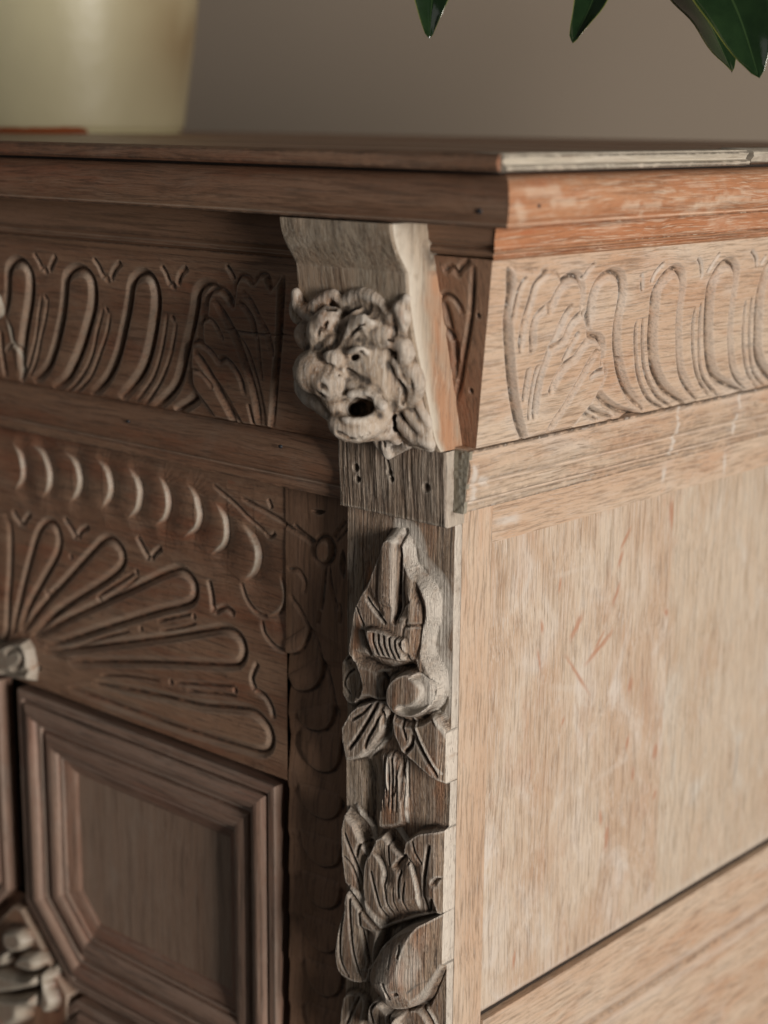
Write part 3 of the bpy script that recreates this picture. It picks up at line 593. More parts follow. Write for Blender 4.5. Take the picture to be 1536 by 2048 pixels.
# comb shaped curl
po.poly(z5([(655, 885), (700, 865), (780, 885), (860, 930), (915, 945), (930, 1010), (918, 1110), (830, 1090), (720, 1065), (680, 980)]), 0.0045, 0.0020, lift=0.012, label='carved_curl')
for k in range(6):
    x = 706+k*36; y = 905+k*8
    po.groove(z5([(x, y), (x+4, y+70), (x+30, y+140), (x+44, y+172)]), 0.0011, 0.0024, lift=0.014)
po.groove(z5([(640, 880), (660, 960), (700, 1060)]), 0.0024, 0.0040, lift=0.008, cav=0.7)
po.groove(z5([(590, 1075), (680, 1090), (760, 1130), (850, 1150), (950, 1140), (1030, 1125)]), 0.0058, 0.0050, lift=0.007, cav=0.35, power=1.2)
po.gouge(z5([(505, 1095), (545, 1045), (605, 1045)]), dep=0.004, wall=0.0014, ramp=0.004, sgn=-1, lift=0.003, cav=0.9)
po.groove(z5([(770, 1170), (790, 1270), (815, 1380)]), 0.0050, 0.0050, lift=0.008, cav=0.4)
# two leaves under the volute
po.poly(z5([(742, 1350), (600, 1395), (550, 1440), (495, 1540), (498, 1640), (530, 1785), (620, 1768), (720, 1670), (795, 1560), (812, 1440), (800, 1370)]), 0.0050, 0.0016, lift=0.006, label='carved_leaf', smooth=False, base=0.0035)
po.groove(z5([(745, 1370), (680, 1490), (600, 1620), (535, 1705)]), 0.0018, 0.0026, lift=0.008, cav=0.9)
po.groove(z5([(775, 1390), (725, 1530), (665, 1640), (645, 1730)]), 0.0016, 0.0020, lift=0.008)
po.groove(z5([(700, 1385), (640, 1450), (555, 1505)]), 0.0014, 0.0014, lift=0.008)
po.ridge(z5([(808, 1430), (788, 1560), (715, 1680), (615, 1768)]), 0.0018, 0.0016, lift=0.009, lime=0.7)
po.poly(z5([(822, 1430), (850, 1600), (900, 1720), (990, 1800), (1100, 1900), (1200, 1955), (1225, 1840), (1215, 1650), (1160, 1480), (1000, 1400)]), 0.0048, 0.0016, lift=0.006, label='carved_leaf', smooth=False, base=0.0030)
po.groove(z5([(945, 1480), (1000, 1640), (1070, 1780), (1145, 1910)]), 0.0018, 0.0026, lift=0.008, cav=0.9)
po.ridge(z5([(962, 1490), (1022, 1640), (1092, 1780), (1150, 1880)]), 0.0010, 0.0012, lift=0.009, lime=0.8)
po.groove(z5([(895, 1480), (915, 1570), (935, 1640)]), 0.0014, 0.0018, lift=0.007)
po.ridge(z5([(1105, 1470), (1155, 1570), (1205, 1690)]), 0.0012, 0.0012, lift=0.008, lime=0.7)
po.groove(z5([(985, 1600), (975, 1670), (925, 1725)]), 0.0020, 0.0030, lift=0.006)
po.groove(z5([(812, 1420), (815, 1560), (790, 1640)]), 0.0026, 0.0034, lift=0.002, cav=0.9)
# volute: a clean disc with its eye cut round on the right
c0 = (966, 1325)
ring = [(c0[0]+158*cos(a), c0[1]+164*sin(a)) for a in np.linspace(0, 2*pi, 26)[:-1]]
ring2 = [(c0[0]+180*cos(a), c0[1]+186*sin(a)) for a in np.linspace(0, 2*pi, 26)]
po.groove(z5(ring2[1:20]), 0.0040, 0.0035, lift=0.006, cav=0.7, taper=False)
po.poly(z5(ring), 0.0060, 0.0020, lift=0.010, label='scroll', base=0.0085, dome=0.0008, domer=0.01)
cr = [(972+140*cos(a), 1322+144*sin(a)) for a in np.linspace(-1.35, 2.35, 16)]+[(944+92*cos(a), 1308+96*sin(a)) for a in np.linspace(2.0, -1.35, 14)]
po.poly(z5(cr), -0.0048, 0.0014, lift=0.012, lime=0.9, cav=0.0, smooth=False)
# stem between leaves with split fibres
po.poly(z6([(800, 20), (822, 200), (790, 420), (785, 560), (850, 590), (985, 560), (1000, 400), (985, 200), (950, 60), (900, 0)]), 0.0042, 0.0040, lift=0.002, label='carved_stem')
for k in range(11):
    x = 812+k*16+random.uniform(-5, 5)
    po.groove(z6([(x, random.uniform(10, 120)), (x+random.uniform(-8, 8), 230), (x+random.uniform(-10, 10), random.uniform(330, 560))]), 0.0007, 0.0016, lift=0.005, cav=0.9)
po.ridge(z6([(965, 100), (968, 300), (975, 540)]), 0.0012, 0.0016, lift=0.005, lime=0.9)
po.ridge(z6([(855, 60), (850, 220), (862, 300)]), 0.0009, 0.0012, lift=0.005, lime=0.7)
po.groove(z6([(705, 60), (745, 260), (740, 460), (755, 640)]), 0.0085, 0.0040, lift=0.0, cav=0.30)
# lower leaf cluster: one worn block of leaves cut by veins
po.poly(z6([(560, 420), (640, 520), (700, 650), (740, 740), (790, 620), (850, 590), (920, 680), (985, 745), (1005, 640), (1100, 575), (1200, 560), (1300, 575), (1300, 800), (1300, 1000), (1300, 1200), (1100, 1240), (900, 1300), (790, 1340), (700, 1180), (640, 1060), (560, 960), (538, 740), (532, 560)]), 0.0085, 0.0026, lift=0.004, label='carved_leaf', smooth=False)
po.ridge(z6([(562, 425), (640, 540), (700, 670)]), 0.0022, 0.0016, lift=0.009, lime=0.4)
# bright slanted facet and the notch below it
po.poly(z6([(848, 600), (900, 590), (985, 740), (930, 720)]), 0.0014, 0.0020, lift=0.009, smooth=False, lime=0.5)
po.gouge(z6([(1000, 745), (940, 790), (880, 860)]), dep=0.0042, wall=0.0012, ramp=0.0050, sgn=1, lift=0.008, cav=0.8)
po.gouge(z6([(740, 740), (800, 820), (830, 910), (815, 990)]), dep=0.0032, wall=0.0014, ramp=0.0060, sgn=1, lift=0.008, cav=0.6, lime=0.3)
po.gouge(z6([(990, 770), (1030, 890), (1065, 1040), (1072, 1210)]), dep=0.0034, wall=0.0018, ramp=0.0070, sgn=1, lift=0.008, cav=0.2, lime=0.6)
po.gouge(z6([(740, 740), (695, 850), (690, 1050), (730, 1190)]), dep=0.0040, wall=0.0020, ramp=0.0060, sgn=-1, lift=0.008, cav=0.4)
for L, a_, b_ in (([(545, 600), (590, 740), (640, 900), (660, 1040)], .0016, .0024), ([(540, 770), (600, 860), (650, 1040)], .0011, .0014), ([(700, 690), (650, 700), (622, 790)], .0016, .0024),
        ([(740, 880), (780, 1060), (835, 1230)], .0012, .0024), ([(830, 920), (850, 1080), (885, 1230)], .0011, .0024), ([(860, 650), (866, 780), (872, 860)], .0012, .0018), ([(770, 980), (800, 1120), (850, 1240)], .0009, .0014),
        ([(955, 880), (938, 980), (945, 1090)], .0012, .0020), ([(985, 960), (972, 1080), (980, 1200)], .0009, .0014), ([(1165, 690), (1135, 860), (1112, 1040), (1118, 1210)], .0018, .0030), ([(1130, 1210), (1150, 1150), (1180, 1095)], .0014, .0026),
        ([(1040, 660), (1065, 760), (1110, 840)], .0012, .0014), ([(1240, 640), (1245, 760)], .0010, .0014), ([(1020, 800), (1000, 850)], .0010, .0010), ([(900, 1000), (905, 1100), (915, 1200)], .0008, .0010)):
    po.groove(z6(L), a_, b_, lift=0.008, cav=0.8)
po.gouge(z6([(1160, 985), (1200, 935), (1275, 940)]), dep=0.0034, wall=0.0012, ramp=0.0040, sgn=-1, lift=0.008, cav=0.3, lime=0.5)
# hollow above the fruit, then fruit and the flared side leaf
po.groove(z6([(830, 1290), (930, 1220), (1080, 1190), (1230, 1180)]), 0.0100, 0.0050, lift=0.006, cav=0.30, power=1.2)
po.poly(z6([(548, 1015), (520, 1120), (485, 1300), (462, 1450), (480, 1600), (540, 1680), (640, 1725), (740, 1700), (780, 1500), (815, 1340), (780, 1290), (700, 1200), (640, 1120), (590, 1050)]), 0.0110, 0.0030, lift=0.010, setto=True, label='carved_leaf')
po.ridge(z6([(548, 1020), (640, 1115), (700, 1190), (780, 1290)]), 0.0030, 0.0016, lift=0.012, lime=0.5)
po.groove(z6([(700, 1300), (700, 1450), (730, 1600)]), 0.0095, 0.0040, lift=0.010, cav=0.2, power=1.2)
for L in ([(570, 1060), (575, 1250), (600, 1480), (650, 1660)], [(640, 1160), (655, 1350), (690, 1550), (700, 1640)], [(530, 1130), (505, 1350), (510, 1540), (570, 1670)]):
    po.groove(z6(L), 0.0013, 0.0026, lift=0.012, cav=0.9)
po.poly(z6([(1285, 1212), (1150, 1240), (1000, 1290), (880, 1370), (795, 1490), (750, 1600), (755, 1700), (830, 1800), (880, 1870), (960, 1900), (1100, 1870), (1180, 1720), (1240, 1560), (1270, 1400)]), 0.0085, 0.0018, lift=0.009, dome=0.0125, domer=0.030, label='carved_fruit', base=0.0)
po.stroke(1115+0, 0, 0, 0, 0.001) if False else None
for a_ in ((812, 1875, 806, 1990, .010), (850, 1870, 846, 1960, .009)): po.stroke(*a_, amt=0.55, what='lime')  # pale strokes paint light onto the round face of the fruit
for a_ in ((826, 1890, 820, 1980, .0030), (842, 1900, 838, 1975, .0018), (790, 1960, 790, 1990, .003)): po.stroke(*a_, amt=0.8)
for a_ in ((790, 1560, 784, 1640, .0050), (776, 1250, 770, 1290, .0030), (742, 1130, 738, 1190, .0026), (880, 1500, 878, 1640, .0050), (740, 1220, 730, 1300, .003)): po.stroke(*a_, amt=0.7)
po.ridge(z6([(1280, 1215), (1150, 1243), (1000, 1294), (880, 1374), (800, 1480)]), 0.0014, 0.0016, lift=0.012, lime=0.3)
for L, a_, b_ in (([(1175, 1260), (1180, 1330), (1178, 1420)], .0008, .003), ([(935, 1430), (940, 1470), (935, 1525)], .0012, .003), ([(1085, 1450), (1090, 1480), (1085, 1520)], .0018, .0022), ([(985, 1790), (1040, 1740), (1110, 1725)], .0016, .0024), ([(835, 1700), (850, 1760), (872, 1830)], .0016, .0024), ([(900, 1790), (940, 1780)], .0014, .0020),
                  ([(1010, 1420), (1005, 1560), (1015, 1680)], .0007, .0010), ([(1120, 1380), (1130, 1520), (1120, 1640)], .0007, .0010), ([(880, 1500), (870, 1600)], .0007, .0010)):
    po.groove(z6(L), a_, b_, lift=0.018)
po.groove(z6([(1262, 1580), (1200, 1740), (1130, 1880)]), 0.0036, 0.0030, cav=0.9)
# calyx and lower leaves at the picture's edge
po.poly(z6([(735, 1850), (780, 1800), (840, 1830), (880, 1880), (960, 1905), (990, 1960), (980, 2090), (760, 2090), (725, 1980)]), 0.0120, 0.0030, lift=0.010, setto=True, dome=0.003, domer=0.006, label='carved_calyx')
po.groove(z6([(780, 1840), (740, 1900), (760, 2000)]), 0.0016, 0.003, lift=0.014)
po.groove(z6([(880, 1880), (870, 1960), (890, 2050)]), 0.0020, 0.003, lift=0.014)
po.poly(z6([(540, 1800), (640, 1760), (720, 1830), (700, 1980), (650, 2150), (520, 2150)]), 0.0055, 0.0022, lift=0.003, label='carved_leaf')
po.groove(z6([(660, 1790), (600, 1920), (560, 2010)]), 0.0014, 0.002, lift=0.005)
po.poly(z6([(1000, 1910), (1100, 1880), (1180, 2000), (1200, 2150), (1020, 2150)]), 0.0055, 0.0022, lift=0.003, label='carved_leaf')
po.ridge(z6([(1100, 1890), (1150, 1960), (1190, 2050)]), 0.0014, 0.002, lift=0.006, lime=0.8)
# grain ridges of the worn softwood between the hard rings
po.H += 0.00030*vnoise(po.S*900, po.T*22, 77)*np.clip(vnoise(po.S*60, po.T*30, 78)+0.9, 0, 1.4)
po.H = np.minimum(po.H, 0.0048+np.clip(-po.S, 0, 1)*0.62)
post = po.finish('corner_post', W['post'], SB, 2, skirt=(0.0, 0.0066, 0.0, 0.014), rough=0.00022, wear=0.55, seed=71, slime=1.0)  # side strip whitened: its window light is put into the colour

# --- pilaster beside the door, carved with overlapping scales
pi_ = Carve((0, 0.0120, 0), (1, 0, 0), (0, 0, 1), -0.1562, -0.0875, 0.29, 0.7060, 0.0006)
pg = lambda L, **k: pi_.gouge(L, **k)
scales = [z5([(30, 1010), (100, 1040), (190, 1020), (240, 930), (258, 850)]), z5([(110, 1200), (150, 1280), (210, 1300), (290, 1270), (335, 1180), (330, 1080)]),
          z5([(170, 1440), (200, 1520), (270, 1565), (360, 1560), (410, 1480), (405, 1390)]), z5([(188, 1560), (195, 1700), (250, 1800), (330, 1852), (410, 1840), (450, 1760), (450, 1600)]),
          z6([(195, 240), (215, 340), (260, 430), (340, 490), (430, 500), (490, 440), (495, 330)]), z6([(205, 580), (245, 730), (330, 830), (420, 852), (485, 810), (495, 680)]),
          z6([(215, 880), (255, 1050), (340, 1140), (420, 1155), (475, 1110), (490, 980)]), z6([(235, 1200), (260, 1360), (340, 1460), (420, 1478), (480, 1420), (490, 1300)]),
          z6([(240, 1520), (270, 1680), (340, 1780), (430, 1802), (490, 1740), (495, 1620)]), z6([(240, 1840), (270, 2000), (340, 2100), (430, 2122), (490, 2060), (495, 1940)])]
for L in scales:
    pi_.gouge(L, dep=0.0032, wall=0.0018, ramp=0.020, sgn=1 if False else -1, fade=0.12, cav=0.7)
    pi_.poly(L, 0.0, 0.002, dome=0.0012, domer=0.012, smooth=False, label='carved_scale')
pi_.poly(z5([(375+58*cos(a), 345+88*sin(a)) for a in np.linspace(0, 2*pi, 14)[:-1]]), 0.0030, 0.0050, label='carved_boss', curve='c')
pi_.groove(z5([(375+66*cos(a), 345+96*sin(a)) for a in np.linspace(0, 2*pi, 14)]), 0.0030, 0.0016, cav=0.9, taper=False)
for L in ([(160, 170), (240, 240), (310, 290)], [(0, 85), (100, 165), (200, 230), (305, 300)], [(520, 140), (470, 210), (430, 270)], [(540, 190), (480, 250), (440, 290)], [(380, 440), (365, 620), (350, 760)], [(400, 440), (420, 600), (460, 760)],
          [(120, 470), (190, 480), (240, 560), (230, 640)], [(130, 640), (220, 780), (300, 950), (350, 1120), (410, 1300), (450, 1500)], [(470, 700), (480, 780), (475, 850)], [(340, 760), (335, 810), (330, 850)]):
    pi_.groove(z5(L), 0.0026, 0.0018, cav=0.8)
pi_.poly(z5([(500, 330), (520, 420), (510, 540), (480, 500), (470, 420)]), -0.003, 0.003, cav=0.5)
pi_.poly(z5([(280, 70), (330, 65), (380, 78), (350, 100), (310, 98)]), -0.004, 0.002, cav=1.0)
pi_.finish('door_pilaster', W['olive'], SB, 2, skirt=(0.0, 0.0, 0.0, 0.006), seed=81, wear=0.15, rough=0.00018)

# --- fan carved board above the door panel
DY = 0.0130
fa = Carve((0, DY, 0), (1, 0, 0), (0, 0, 1), -0.520, -0.1566, 0.4893, 0.7060, 0.0007)
r4 = lambda L: Z(0, 850, 2.194, L)
petals = [[(20, 395), (45, 450), (48, 600), (38, 760), (28, 920), (-20, 930), (-60, 600), (-60, 450), (-20, 395)],
          [(55, 920), (90, 760), (130, 600), (165, 480), (200, 430), (240, 440), (262, 500), (250, 570), (190, 680), (130, 790), (90, 900)],
          [(95, 915), (180, 800), (290, 680), (390, 570), (455, 505), (500, 510), (538, 560), (535, 615), (480, 670), (380, 735), (250, 820), (140, 930)],
          [(150, 930), (300, 850), (450, 780), (600, 710), (740, 645), (800, 640), (850, 690), (855, 750), (820, 785), (700, 815), (550, 860), (380, 915), (200, 975)],
          [(190, 1000), (400, 975), (600, 950), (780, 925), (900, 905), (990, 895), (1050, 930), (1072, 990), (1055, 1040), (1010, 1055), (850, 1048), (600, 1040), (300, 1040)],
          [(420, 1130), (700, 1190), (880, 1230), (1000, 1240), (1100, 1255), (1165, 1310), (1190, 1370), (1180, 1420), (1140, 1435), (1060, 1415), (900, 1365), (700, 1300), (500, 1225), (300, 1150)]]
for k, L in enumerate(petals):
    fa.poly(r4(L), -0.0012, 0.003, label='carved_petal', dome=0.0016, domer=0.012)
    P = L if k == 0 else L
    fa.groove(r4(P), 0.0044, 0.0034, cav=0.5, power=1.1, taper=True, lime=0.2)
    fa.groove(r4(P), 0.0016, 0.0010, cav=0.9)
for L in ([(430, 752), (510, 700), (590, 650)], [(450, 775), (530, 725), (610, 665)], [(690, 862), (760, 845), (840, 830)], [(700, 905), (780, 892), (860, 872)], [(300, 990), (450, 935), (570, 905)], [(440, 1098), (560, 1102), (700, 1122)], [(770, 1130), (900, 1138), (1030, 1145)],
          [(400, 1130), (600, 1175), (760, 1205)], [(820, 1165), (930, 1175), (1040, 1190)], [(240, 720), (200, 760)], [(225, 850), (330, 780)]):
    fa.groove(r4(L), 0.0020, 0.0014)
for L in ([(55, 375), (75, 410), (97, 440)], [(135, 392), (112, 415), (102, 445)], [(280, 410), (310, 450), (335, 500)], [(390, 450), (355, 465), (342, 500)], [(600, 490), (630, 545), (655, 590)], [(710, 542), (680, 560), (662, 590)], [(915, 680), (930, 750), (935, 825)], [(1030, 832), (985, 802), (940, 822)],
          [(1130, 1045), (1105, 1110), (1120, 1165)], [(1120, 1165), (1160, 1190), (1190, 1240), (1200, 1290)]):
    fa.groove(r4(L), 0.0030, 0.0026, lime=0.3, cav=0.6)
for c in ((600, 645), (850, 840), (312, 578), (1032, 1165), (618, 895), (750, 1128), (432, 762), (205, 735)): fa.dimple(*r4([c])[0], 0.0022, 0.0018)
cres = [[(23, 887), (36, 907), (42, 936), (40, 959), (27, 979)], [(57, 891), (78, 903), (91, 928), (96, 955), (92, 979), (78, 995)], [(125, 905), (145, 922), (154, 948), (155, 971), (146, 993), (131, 1004)], [(188, 919), (207, 936), (216, 963), (216, 987), (207, 1006), (197, 1018)],
        [(250, 934), (264, 950), (274, 973), (275, 996), (268, 1020), (250, 1036)], [(310, 952), (323, 967), (331, 996), (331, 1017), (323, 1037), (305, 1047)], [(368, 968), (383, 985), (391, 1011), (394, 1035), (386, 1056), (362, 1073)], [(425, 1004), (442, 1030), (447, 1053), (446, 1079), (435, 1095), (415, 1108)],
        [(477, 1043), (498, 1074), (510, 1103), (508, 1131), (498, 1149), (480, 1162)], [(553, 1147), (564, 1176), (566, 1199), (555, 1220), (534, 1230)]]
for i, L in enumerate(cres):
    fa.gouge(L, dep=0.0046 if i < 9 else 0.0036, wall=0.0024, ramp=0.010, sgn=1, lime=0.7 if i < 9 else 0.2, fade=0.35, cav=0.1)  # pale walls: fresh-cut wood plus raking light painted in
    if i: 
        a, b_ = cres[i-1], L
        if i < 9: fa.poly(list(a)+list(b_)[::-1], 0.0, 0.002, smooth=False, label='carved_coin', dome=0.0008, domer=0.01)
for L in ([(425, 970), (467, 1006), (500, 1040), (529, 1066)], [(482, 996), (521, 1017), (571, 1045)], [(482, 1165), (493, 1199), (513, 1225), (534, 1233)], [(524, 1240), (529, 1267), (550, 1293), (573, 1302)], [(536, 998), (540, 1008), (543, 1017)], [(526, 1066), (537, 1074), (550, 1067)]):
    fa.groove(L, 0.0022, 0.0018, lime=0.15)
# the pale scroll at the fan's centre
z8 = lambda L: Z(0, 1200, 3.84, L)
fa.poly(z8([(-80, 330), (0, 345), (130, 305), (185, 310), (220, 380), (235, 450), (245, 570), (240, 635), (120, 620), (0, 590), (-80, 570)]), 0.0090, 0.0035, lift=0.006, lime=0.75, label='centre_scroll', smooth=False)
fa.groove(z8([(20, 420), (70, 385), (125, 400), (150, 460), (120, 520), (60, 545)]), 0.0036, 0.0036, lift=0.011, cav=0.5)
fa.groove(z8([(-20, 560), (90, 570), (190, 550), (240, 545)]), 0.0030, 0.0030, lift=0.010, cav=0.3)
# trim the board below its sloping-looking lower edge: it ends on a level line
ztr = on(300, 1458, 1, DY)[2]
fa.finish('fan_panel', W['front'], SB, 0, skirt=(0.014, 0.0, 0.0, 0.0), seed=91, wear=0.3)
print('fan bottom z', [on(x, y, 1, DY)[2] for x, y in ((59, 1367), (300, 1458), (572, 1555))])

# --- door: recessed ground, moulded panel frames, centre plate
door = group('door', (-0.33, 0.02, 0.30), None)
PY = 0.0240                                     # panel ground
box('door_ground', -0.75, -0.1570, PY+0.0065, PY+0.012, 0.25, 0.500, W['dark'], door, 2)
def pxz(L, y): return [(on(a, b_, 1, y)[0], on(a, b_, 1, y)[2]) for a, b_ in L]
def inset(P, d):
    P = np.array(P); n = len(P); out = []
    for i in range(n):
        a, b_, c = P[i-1], P[i], P[(i+1) % n]
        e1 = (b_-a)/np.linalg.norm(b_-a); e2 = (c-b_)/np.linalg.norm(c-b_)
        n1 = np.array([-e1[1], e1[0]]); n2 = np.array([-e2[1], e2[0]])
        k = (n1+n2)/(1+n1@n2); out.append(b_+k*d)
    return np.array(out)
def area2(P):
    P = np.array(P); return 0.5*np.sum(P[:, 0]*np.roll(P[:, 1], -1)-np.roll(P[:, 0], -1)*P[:, 1])
def frame(P, prof, panel_depth, label=None):
    """picture-frame moulding round polygon P (x,z); each straight side is one mitred piece"""
    if area2(P) < 0: P = P[::-1]
    q = np.array([np.array(prof[i_])*(1-t_)+np.array(prof[i_+1])*t_ for i_ in range(len(prof)-1) for t_ in (0, 0.34, 0.67)]+[prof[-1]])
    rings = [inset(P, d) for d, h in q]
    n = len(P)
    pf_ = group('panel', (P[0][0], PY, P[0][1]), label)
    pf_.parent = door; pf_.location = Vector((P[0][0], PY, P[0][1]))-door.location-SB.location
    dq = np.gradient(q, axis=0); ang = np.unwrap(np.arctan2(dq[:, 1], dq[:, 0])); cv = np.gradient(ang)
    for i in range(n):
        j = (i+1) % n; V = []; cav = []; lim = []; seg = 24
        for k, r in enumerate(rings):
            for s_ in range(seg+1):
                p = r[i]+(r[j]-r[i])*s_/seg
                V.append((p[0], DY+0.004-q[k][1]+0.0003*float(vnoise(np.array(s_*0.8+i*7.0), np.array(k*0.4), 6)), p[1]))
                cav.append(np.clip(cv[k]*0.9, 0, 0.8)); lim.append(np.clip(-cv[k]*0.7, 0, 0.5))
        V = np.array(V); Q = []
        for k in range(len(rings)-1):
            for s_ in range(seg):
                a = k*(seg+1)+s_; Q.append((a, a+1, a+seg+2, a+seg+1))
        e = np.array([rings[0][j][0]-rings[0][i][0], 0, rings[0][j][1]-rings[0][i][1]]); e /= np.linalg.norm(e)
        f = np.array([-e[2], 0, e[0]])
        off_cnt[0] += 1
        wc = np.stack([V@e, V@f, V[:, 1]], -1)+off_cnt[0]*0.37
        mesh('moulding', V, Q, W['door_frame'], pf_, wc=wc, cav=np.array(cav), lime=np.array(lim), sharp=28)
    r = rings[-1]; V = np.array([(p[0], DY+0.004-q[-1][1], p[1]) for p in r])
    # panel face, subdivided strip by fan
    mesh('panel_face', np.vstack([V]), [tuple(range(len(V)))], W['panel_brown'], pf_, wc=grain(V, 2), smooth=False)
YF = DY-0.001
outer = pxz([(36, 1386), (552, 1560)], YF)
zt = (outer[0][1]+outer[1][1])/2; xl, xr = outer[0][0], outer[1][0]
pc = pxz([(50, 1799), (146, 1974)], YF)
print('door outer', outer, pc)
WID = abs(pxz([(447, 1900)], YF)[0][0]-pxz([(552, 1900)], YF)[0][0])
print('WID', WID)
k_ = WID/0.041
prof = [(0.0, -0.008), (0.0002, 0.0052), (0.0008, 0.0062), (0.0048, 0.0064), (0.0056, 0.0058), (0.0058, 0.0030), (0.0072, 0.0030), (0.0074, 0.0062), (0.0090, 0.0084), (0.0115, 0.0096), (0.0140, 0.0094), (0.0162, 0.0080), (0.0172, 0.0060), (0.0174, 0.0040), (0.0200, 0.0038), (0.0202, 0.0006),
        (0.0225, 0.0004), (0.0235, 0.0030), (0.0258, 0.0048), (0.0290, 0.0052), (0.0318, 0.0044), (0.0335, 0.0026), (0.0338, 0.0004), (0.0362, 0.0002), (0.0364, -0.0018), (0.0395, -0.0030), (0.0430, -0.0048), (0.0450, -0.0070)]
prof = [(a*k_, b_) for a, b_ in prof]
zb0 = 0.20
PR = [(xl, zt), (xl, pc[0][1]), (pc[1][0], pc[1][1]), (xr, pc[1][1]), (xr, zt)]
frame(PR, prof, 0.006)
xm = on(27, 1600, 1, YF)[0]
frame([(2*xm-a, b_) for a, b_ in PR], prof, 0.006)
# lower frames
zc_ = on(60, 1985, 1, YF)[2]
dz = pc[1][1]-0.004
bz = 2*dz-0.0
PL = [(pc[1][0]+0.004, dz-0.006), (xr, dz-0.006), (xr, dz-0.20), (xl, dz-0.20), (xl, dz-0.006-(pc[0][1]-pc[1][1]))]
frame(PL, prof, 0.006); frame([(2*xm-a, b_) for a, b_ in PL], prof, 0.006)
# centre plate with rosette
bx0 = Carve((0, YF-0.001, 0), (1, 0, 0), (0, 0, 1), xm-0.075, xm+0.095, pc[1][1]-0.075, pc[0][1]-0.004, 0.0009)
bx0.H -= 0.012
z7 = lambda L: Z(0, 1750, 5.12, L)
ctr = on(6, 1993, 1, YF); cx_, cz_ = xm, ctr[2]
plate = bx0.px(z7([(210, 330), (700, 1235)]))
hw = plate[1][0]-cx_; hh = plate[0][1]-cz_
Pp = np.array([(cx_-0.006, plate[0][1]), (cx_-hw, plate[1][1]), (cx_-hw, cz_-hh*0.35), (cx_, cz_-hh), (cx_+hw, cz_-hh*0.35), (cx_+hw, plate[1][1]), (cx_+0.006, plate[0][1])])
bx0.poly(Pp, 0.0125, 0.002, raw=True, smooth=False)
for L, h_, bv in (([(60, 560), (200, 560), (270, 690), (230, 780), (130, 790), (60, 700)], .010, .005), ([(240, 800), (350, 810), (410, 900), (380, 980), (260, 960), (180, 900)], .012, .005), ([(-40, 960), (120, 980), (250, 1020), (400, 1010), (410, 1120), (280, 1160), (120, 1190), (-40, 1180)], .014, .006),
               ([(-40, 1200), (180, 1220), (390, 1200), (400, 1330), (290, 1360), (260, 1480), (140, 1540), (40, 1400), (-40, 1300)], .015, .006), ([(470, 940), (520, 1010), (490, 1120), (540, 1250), (550, 1350), (490, 1410), (440, 1300), (450, 1150), (440, 1020)], .010, .004), ([(20, 780), (110, 780), (90, 900), (10, 930), (-40, 860)], .011, .004)):
    bx0.poly(z7(L), h_, bv, lift=0.008, dome=0.002, domer=0.004, label='rosette_lobe', lime=0.55, curve='c')
bx0.finish('centre_rosette', W['front'], door, 2, skirt=(0, 0, 0, 0), seed=95, wear=0.5, autocav=0.9)

